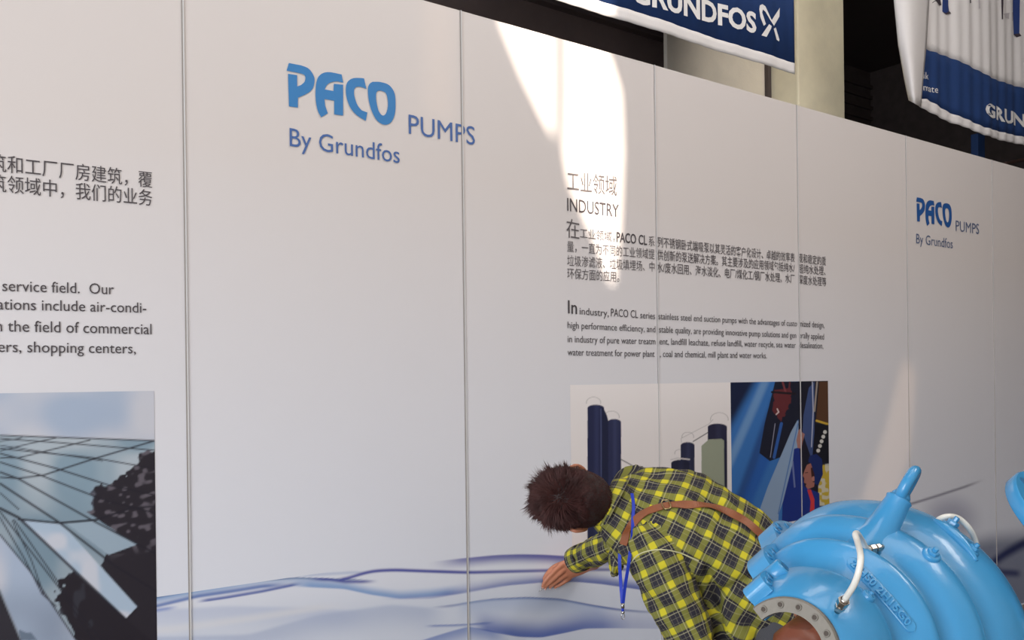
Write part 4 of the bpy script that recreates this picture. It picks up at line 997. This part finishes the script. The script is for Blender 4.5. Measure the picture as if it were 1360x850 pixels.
for i in range(len(co)):                 # folds
    k = bo[i]; a_, b2, d, u, w, r = FR_[k]; p_ = Vector(co[i]) - a_; al = p_.dot(d); ang = math.atan2(p_.dot(w), p_.dot(u))
    if k == 0:
        q_ = Vector((al * 4.5 + ang * 1.1, ang * 2.4 - al * 5.5, 3.0))
        e_ = noise.noise(q_) * .014 + noise.noise(Vector((al * 20 + ang * 3, ang * 4 - al * 9, 7.))) * .009
    else:
        q_ = Vector((al * 15 + ang * 1.3, ang * 1.2 + al * 3, 5.0 + k)); e_ = noise.noise(q_) * .012 + (1 - abs(noise.noise(Vector((al * 26 - ang * 1.8, ang * 1.6, 9. + k))))) * .006 - .004
    disp[i] = e_
# deep crease between arm and body
for A_, B_, dep in ((C3(938, 756, 2.66), C3(952, 800, 2.64), .022), (C3(952, 800, 2.64), C3(957, 850, 2.62), .022), (C3(952, 792, 2.64), C3(1000, 765, 2.64), .012), (C3(930, 700, 2.68), C3(945, 760, 2.66), .008)):
    a_, b2 = AR(A_ - CAM), AR(B_ - CAM); P = co - AR(CAM)
    zc_ = P @ AR(CF); Pn = P / zc_[:, None] * 2.65; An = a_ / (a_ @ AR(CF)) * 2.65; Bn = b2 / (b2 @ AR(CF)) * 2.65
    dd_, _ = segd(Pn, An, Bn); facing = (nr @ AR(-CF)) > -.1
    disp -= np.exp(-(dd_ / .012) ** 2) * dep * facing
co2 = co + nr * disp[:, None]
sme.vertices.foreach_set('co', co2.ravel()); sme.update()
uvl = sme.uv_layers.new(name='UVMap'); uv = np.zeros((len(sme.loops), 2))
for p_ in sme.polygons:
    c = np.mean([co[v] for v in p_.vertices], axis=0); k = int(bone_of(c[None])[0]); a_, b2, d, u, w, r = FR_[k]
    cc_ = Vector(c) - a_; a0 = math.atan2(cc_.dot(w), cc_.dot(u))
    for li, vi in zip(p_.loop_indices, p_.vertices):
        q_ = Vector(co[vi]) - a_; ang = math.atan2(q_.dot(w), q_.dot(u))
        if ang - a0 > math.pi: ang -= 2 * math.pi
        if a0 - ang > math.pi: ang += 2 * math.pi
        uv[li] = (q_.dot(d), ang * (r if k else .150))
uvl.data.foreach_set('uv', uv.ravel())
shirt = put('shirt', sme, M_plaid, person, smooth=True); tag(shirt, 'yellow and black plaid flannel shirt')
bvh_s = BVHTree.FromPolygons([Vector(c) for c in co2], [tuple(p_.vertices) for p_ in sme.polygons])
def onshirt(px, py, off): p_, n_ = hit(px, py, off, bvh_s); return p_, n_
# cuff and collar
def ribbon(name, pix, width, M, parent, off=.004, th=.003, wdir=None, k=8, bvh=bvh_s, smooth_n=3):
    pl_ = [p_ for p_ in spline([(x, y, 0) for x, y in pix], k)]
    P = [hit(p_.x, p_.y, off, bvh) for p_ in pl_]; P = [q_ for q_ in P if q_[0] is not None]
    pts = [q_[0] for q_ in P]; ns = [q_[1] for q_ in P]
    for _ in range(smooth_n):
        pts = [pts[0]] + [(pts[i - 1] + pts[i] * 2 + pts[i + 1]) / 4 for i in range(1, len(pts) - 1)] + [pts[-1]]
        ns = [ns[0]] + [((ns[i - 1] + ns[i] * 2 + ns[i + 1]) / 4).normalized() for i in range(1, len(ns) - 1)] + [ns[-1]]
    rg = []
    for i, p_ in enumerate(pts):
        d = (pts[min(i + 1, len(pts) - 1)] - pts[max(i - 1, 0)]).normalized(); n_ = (ns[i] - d * ns[i].dot(d)).normalized(); w_ = d.cross(n_)
        wd = width[min(int(i * len(width) / len(pts)), len(width) - 1)] if isinstance(width, list) else width
        rg.append([p_ + w_ * wd / 2 + n_ * th, p_ - w_ * wd / 2 + n_ * th, p_ - w_ * wd / 2 - n_ * th * .5, p_ + w_ * wd / 2 - n_ * th * .5])
    return MB().rings(rg).build(name, M, parent, smooth=False, bevel=.0008, seg=1), pts, ns
cd_ = (wR - eR).normalized(); cu_ = cd_.orthogonal().normalized(); cw_ = cd_.cross(cu_)
def cring(h, r): return [wR + cd_ * h + (cu_ * math.cos(2 * math.pi * q / 32) + cw_ * math.sin(2 * math.pi * q / 32)) * r for q in range(32)]
cf = MB().rings([cring(-.035, .050), cring(-.02, .0515), cring(.004, .050), cring(.016, .0485), cring(.018, .046), cring(.010, .044), cring(-.02, .044)], caps=False)
cme = fix(mesh(cf.v, cf.f)); ul = cme.uv_layers.new(name='UVMap')
for p_ in cme.polygons:
    for li, vi in zip(p_.loop_indices, p_.vertices):
        q_ = cme.vertices[vi].co - wR; a_ = math.atan2(q_.dot(cw_), q_.dot(cu_)); ul.data[li].uv = (q_.dot(cd_) + .02, a_ * .05 + .02)
put('cuff', cme, M_plaid, shirt, smooth=True)
# folded collar round the neck
cc0 = C3(807, 668, 2.825)
rgc = []
for q in range(33):
    a_ = 2 * math.pi * q / 32; o_ = SL * math.cos(a_) + NB * math.sin(a_)
    k = .080 * abs(math.cos(a_)) + .070 * abs(math.sin(a_)); k = 1 / math.sqrt((math.cos(a_) / .086) ** 2 + (math.sin(a_) / .076) ** 2)
    rgc.append([cc0 - S_ * .012 + o_ * (k * .82), cc0 - S_ * .020 + o_ * (k * .90), cc0 - S_ * .008 + o_ * (k * 1.06), cc0 + S_ * .026 + o_ * (k * 1.22), cc0 + S_ * .030 + o_ * (k * 1.18), cc0 + S_ * .01 + o_ * (k * .90)])
cb = MB().rings(rgc[:-1], closed=True); cme = fix(mesh(cb.v, cb.f)); ul = cme.uv_layers.new(name='UVMap')
for p_ in cme.polygons:
    a0 = None
    for li, vi in zip(p_.loop_indices, p_.vertices):
        q_ = cme.vertices[vi].co - cc0; a_ = math.atan2(q_.dot(NB), q_.dot(SL))
        if a0 is None: a0 = a_
        if a_ - a0 > math.pi: a_ -= 2 * math.pi
        if a0 - a_ > math.pi: a_ += 2 * math.pi
        ul.data[li].uv = (q_.dot(S_), a_ * .08)
o = put('collar', cme, M_plaid, shirt, smooth=True)
s2 = o.modifiers.new('s', 'SUBSURF'); s2.levels = 1; s2.render_levels = 1
M_seam = mat('pale_seam_thread', (196, 192, 150), .8)
ribbon('shoulder_seam', [(838, 748), (846, 738), (860, 732), (880, 730), (905, 735), (928, 745)], .0035, M_seam, shirt, .001, .001)

# trousers and shoes
TR = MB(); TR.loft([(C3(1040, 800, 2.78), SL * .165, NB * .112), (C3(1056, 818, 2.775), SL * .175, NB * .118), (C3(1068, 838, 2.77), SL * .165, NB * .12), (C3(1072, 860, 2.77), SL * .12, NB * .10)], 30, 2.2)
for h_, k_, a_ in ((hL, kL, aL), (hR, kR, aR)):
    limb(TR, [hipc, h_, (h_ + k_) / 2, k_, (k_ * .5 + a_ * .5), a_], [.12, .105, .090, .074, .070, .062], 24)
trs = put('trousers', remeshed(TR.v, TR.f, .010, 8), M_trs, person, smooth=True); tag(trs, 'dark grey trousers')
tdir = Vector((-.25, .97, 0)).normalized(); tside = Vector((tdir.y, -tdir.x, 0))
for a_ in (aL, aR):
    g_ = Vector((a_.x, a_.y, 0))
    def sc(f, z0, z1, w): return [g_ + tdir * f + tside * (w * math.cos(2 * math.pi * q / 20)) + Vector((0, 0, (z0 + z1) / 2 + (z1 - z0) / 2 * math.sin(2 * math.pi * q / 20))) for q in range(20)]
    s_ = MB().rings([sc(-.07, .004, .05, .02), sc(-.06, .001, .085, .034), sc(-.02, .001, .10, .038), sc(.05, .001, .08, .042), (sc(.12, .001, .055, .047)), sc(.17, .002, .045, .040), sc(.195, .006, .030, .018)]).build('shoe', M_shoe, person, smooth=True)

# hair: cap and short strands radiating from the crown
def hairpt(a_, b2):                      # a: longitude (0 = face side), b: latitude from crown axis
    u = math.cos(b2); r = math.sin(b2)
    return Vector((.012 + .118 * u, -.008 + .105 * r * math.cos(a_), .085 * r * math.sin(a_)))
def inhair(u, f, l):
    lim = -.058 if f < -.02 else (-.058 + (f + .02) * 1.6)
    if f > .045: lim = max(lim, .055)
    if f < -.01: lim = -.064
    return u > lim
cap = MB(); rows = []
NA, NBt = 48, 26
vsc = []; 
for j in range(NBt + 1):
    b2 = math.pi * .80 * j / NBt
    for i in range(NA):
        p_ = hairpt(2 * math.pi * i / NA, b2); e_ = 1 + .03 * noise.noise(Vector((p_.x * 60, p_.y * 60, p_.z * 60))); vsc.append(hp(p_.x * e_, p_.y * e_, p_.z * e_))
fsc = []
for j in range(NBt):
    for i in range(NA):
        b2 = math.pi * .80 * (j + .5) / NBt; p_ = hairpt(2 * math.pi * (i + .5) / NA, b2)
        if inhair(*p_): fsc.append((j * NA + i, j * NA + (i + 1) % NA, (j + 1) * NA + (i + 1) % NA, (j + 1) * NA + i))
hcap = put('hair', fix(mesh(vsc, fsc)), M_hair2, person, smooth=True)
s_ = hcap.modifiers.new('s', 'SOLIDIFY'); s_.thickness = .006; s_.offset = -1
crown = Vector((.088, -.062, .010)); sv = []; sf = []; rng = random.Random(3)
cnt = 0
while cnt < 9500:
    a_ = rng.uniform(0, 2 * math.pi); b2 = math.acos(rng.uniform(math.cos(math.pi * .78), 1)); p_ = hairpt(a_, b2)
    if not inhair(*p_): continue
    n_ = Vector(((p_.x - .012) / .112 ** 2, (p_.y + .008) / .101 ** 2, p_.z / .081 ** 2)).normalized()
    t_ = p_ - crown; dc = t_.length
    if dc < .007 and rng.random() < .5: continue
    t_ = (t_ - n_ * t_.dot(n_)); t_ = t_.normalized() if t_.length > 1e-4 else n_.orthogonal()
    sw = n_.cross(t_); top = max(0, min(1, (p_.x - .02) / .06 + max(0, p_.y) * 6)); side = 1 - max(0, min(1, (p_.x + .03) / .06))
    cl = noise.noise(p_ * 38) * 1.3; lift = .25 + .85 * top + .5 * noise.noise(p_ * 34 + Vector((5, 0, 0)))
    d = (n_ * lift + t_ * .85 + sw * (.3 + cl) + Vector((rng.uniform(-.18, .18), rng.uniform(-.18, .18), rng.uniform(-.18, .18)))).normalized()
    if p_.x < 0: d = (d + Vector((-1.1, 0, 0)) * (1 - lift * .3)).normalized()
    L_ = (.010 + .019 * top) * rng.uniform(.55, 1.35) * (1 - .35 * side)
    L_ *= .65 + 1.1 * max(0, noise.noise(p_ * 55 + Vector((2, 9, 4))) + .25)
    if dc < .03: L_ *= .75
    w_ = d.cross(n_); w_ = (w_.normalized() if w_.length > 1e-3 else n_.orthogonal()) * (.00085 * rng.uniform(.8, 1.3))
    m2 = p_ + d * L_ * .5 + n_ * L_ * .06; tip = p_ + d * L_ - n_ * L_ * .05
    q_ = [p_ - w_ - n_ * .001, p_ + w_ - n_ * .001, m2 + w_ * .7, m2 - w_ * .7, tip]
    b_ = len(sv); sv += [hp(*x) for x in q_]; sf += [(b_, b_ + 1, b_ + 2, b_ + 3), (b_ + 3, b_ + 2, b_ + 4)]
    cnt += 1
o = put('hair_strands', mesh(sv, sf), M_hair, hcap); tag(o, kind='stuff')

# satchel with its strap across the back
sat = empty('satchel', C3(1075, 930, 2.50)); tag(sat, 'red-brown leather satchel on a tan strap slung across the plaid shirt', 'bag')
st, spts, sns = ribbon('strap', [(829, 724), (832, 712), (836, 703), (845, 691), (857, 682), (872, 676), (890, 672), (915, 671), (940, 673), (962, 679), (985, 690), (1003, 704), (1016, 717)], .026, M_tan, sat, .005, .002, smooth_n=6)
tag(st, 'tan leather strap')
# the strap passes round the far hip to the bag and under the arm to the front
lastp = spts[-1]; nxt = [lastp, C3(1030, 735, 2.60), C3(1046, 775, 2.54), C3(1060, 815, 2.50)]
rg = []
for i, p_ in enumerate(spline(nxt, 6)):
    w_ = V(.6, -.6, 0).normalized(); n_ = V(0, 0, -1); rg.append([p_ + w_ * .013 + n_ * .002, p_ - w_ * .013 + n_ * .002, p_ - w_ * .013 - n_ * .001, p_ + w_ * .013 - n_ * .001])
MB().rings(rg).build('strap_end', M_tan, sat, bevel=.0008, seg=1)
# ring buckle on the strap
i0 = min(range(len(spts)), key=lambda i: abs(((spts[i] - CAM).dot(CR) / (spts[i] - CAM).dot(CF)) * FPX + PCX - 885))
bp_, bn_ = spts[i0] + sns[i0] * .004, sns[i0]; bd = (spts[i0 + 1] - spts[i0 - 1]).normalized(); bw = bd.cross(bn_).normalized()
rr = []
for q in range(24):
    a_ = 2 * math.pi * q / 24; c_ = math.copysign(abs(math.cos(a_)) ** .6, math.cos(a_)); s1 = math.copysign(abs(math.sin(a_)) ** .6, math.sin(a_))
    cen = bp_ + bd * .012 * c_ + bw * .020 * s1; o_ = (bd * c_ + bw * s1).normalized()
    rr.append([cen + (o_ * math.cos(b2) + bn_ * math.sin(b2)) * .0018 for b2 in [2 * math.pi * k / 8 for k in range(8)]])
bk = MB().rings(rr, closed=True).build('buckle', M_brass, sat, smooth=True); tag(bk, 'pale brass buckle')
def obox(c, ux, uy, uz): return [c + ux * a_ + uy * b2 + uz * d_ for a_, b2, d_ in ((-1, -1, -1), (1, -1, -1), (1, 1, -1), (-1, 1, -1), (-1, -1, 1), (1, -1, 1), (1, 1, 1), (-1, 1, 1))]
BXF = [(0, 3, 2, 1), (4, 5, 6, 7), (0, 1, 5, 4), (1, 2, 6, 5), (2, 3, 7, 6), (3, 0, 4, 7)]
sbm = MB()
c0 = C3(1072, 880, 2.50); ux, uz = V(.55, 0, .83).normalized(), Vector((0, 0, 1)); uy = ux.cross(uz).normalized()
sec = []
for k in range(9):
    t_ = k / 8; w_ = .062 + .012 * math.sin(math.pi * t_) ; cz = c0 - Vector((0, 0, 1)) * (-.115 + .25 * t_)
    sec.append((cz, ux * (.10 + .02 * math.sin(math.pi * min(1, t_ * 1.3))), uy * w_ * (.55 if k == 0 else 1)))
sb = sbm.loft(sec, 28, 3.5).build('bag_body', M_bag, sat, smooth=True)
sec = [(c + uy * .0, u_ * 1.05, v_ * 1.12) for c, u_, v_ in sec[:5]]
MB().loft(sec, 28, 3.5).build('bag_flap', M_bag, sat, smooth=True)

# lanyard: round the neck, the clip dangling free
lan = empty('lanyard', C3(826, 800, 2.74)); tag(lan, 'bright blue neck lanyard with a metal clip dangling beside the plaid sleeve', 'lanyard')
def strip(name, pts, width, th=.0012, wdir=None, M=M_lany, parent=lan):
    rg = []; P = spline(pts, 8)
    for i, p_ in enumerate(P):
        d = (P[min(i + 1, len(P) - 1)] - P[max(i - 1, 0)]).normalized(); w_ = (wdir - d * wdir.dot(d)).normalized(); n_ = d.cross(w_)
        rg.append([p_ + w_ * width / 2 + n_ * th, p_ - w_ * width / 2 + n_ * th, p_ - w_ * width / 2 - n_ * th, p_ + w_ * width / 2 - n_ * th])
    return MB().rings(rg).build(name, M, parent, bevel=.0004, seg=1)
P1 = [onshirt(x, y, .005)[0] for x, y in ((838, 656), (841, 672), (841, 690))]; P1 = [p_ for p_ in P1 if p_ is not None]
zl = [(p_ - CAM).dot(CF) for p_ in P1]; zf = min(zl) if zl else 2.7
zf = min(zf, 2.70)
strip('ribbon', P1 + [C3(840, 706, zf - .012), C3(838, 725, zf - .012), C3(835, 748, 2.66), C3(830, 780, 2.66), C3(827.5, 801, 2.66)], .010, wdir=V(1, 0, .3))
strip('ribbon', [C3(823, 735, 2.715), C3(823, 750, 2.71), C3(824.5, 775, 2.68), C3(826.5, 801, 2.664)], .010, wdir=V(1, 0, -.3))
cpt = C3(827, 804, 2.661); dn = -Vector((0, 0, 1))
MB().tube([cpt - dn * .006, cpt + dn * .008], .0055, 14).build('crimp', M_clip, lan, smooth=True)
MB().tube([cpt + dn * .008, cpt + dn * .018], .004, 10).build('ribbon_tab', M_lany, lan)
MB().tube([cpt + dn * .017, cpt + dn * .022, cpt + dn * .024], [.005, .006, .004], 14).build('swivel', M_clip, lan, smooth=True)
rr = []
for q in range(20):
    a_ = 2 * math.pi * q / 20; cen = cpt + dn * (.032 - .009 * math.cos(a_)) + CR * .005 * math.sin(a_); o_ = (dn * -math.cos(a_) * .009 + CR * .005 * math.sin(a_)).normalized()
    rr.append([cen + (o_ * math.cos(b2) + CF * math.sin(b2)) * .0012 for b2 in [2 * math.pi * k / 6 for k in range(6)]])
MB().rings(rr, closed=True).build('snap_hook', M_clip, lan, smooth=True)

# small pointed tool pinched in the fingertips
M_tool = mat('dark_tool_steel', (58, 52, 54), .35, .7)
tl = empty('trimming_pin', wp(714.5, 786, .004)); tag(tl, 'small dark pointed tool pinched in the fingertips against the wall', 'tool')
MB().tube([wp(722.5, 770, .030), wp(718, 778, .018)], .0028, 10).build('grip', M_tool, tl, smooth=True)
MB().tube([wp(718, 778, .018), wp(715.5, 783.5, .008), wp(714.3, 786, .0045)], [.0022, .0016, .0004], 10).build('point', M_clip, tl, smooth=True)
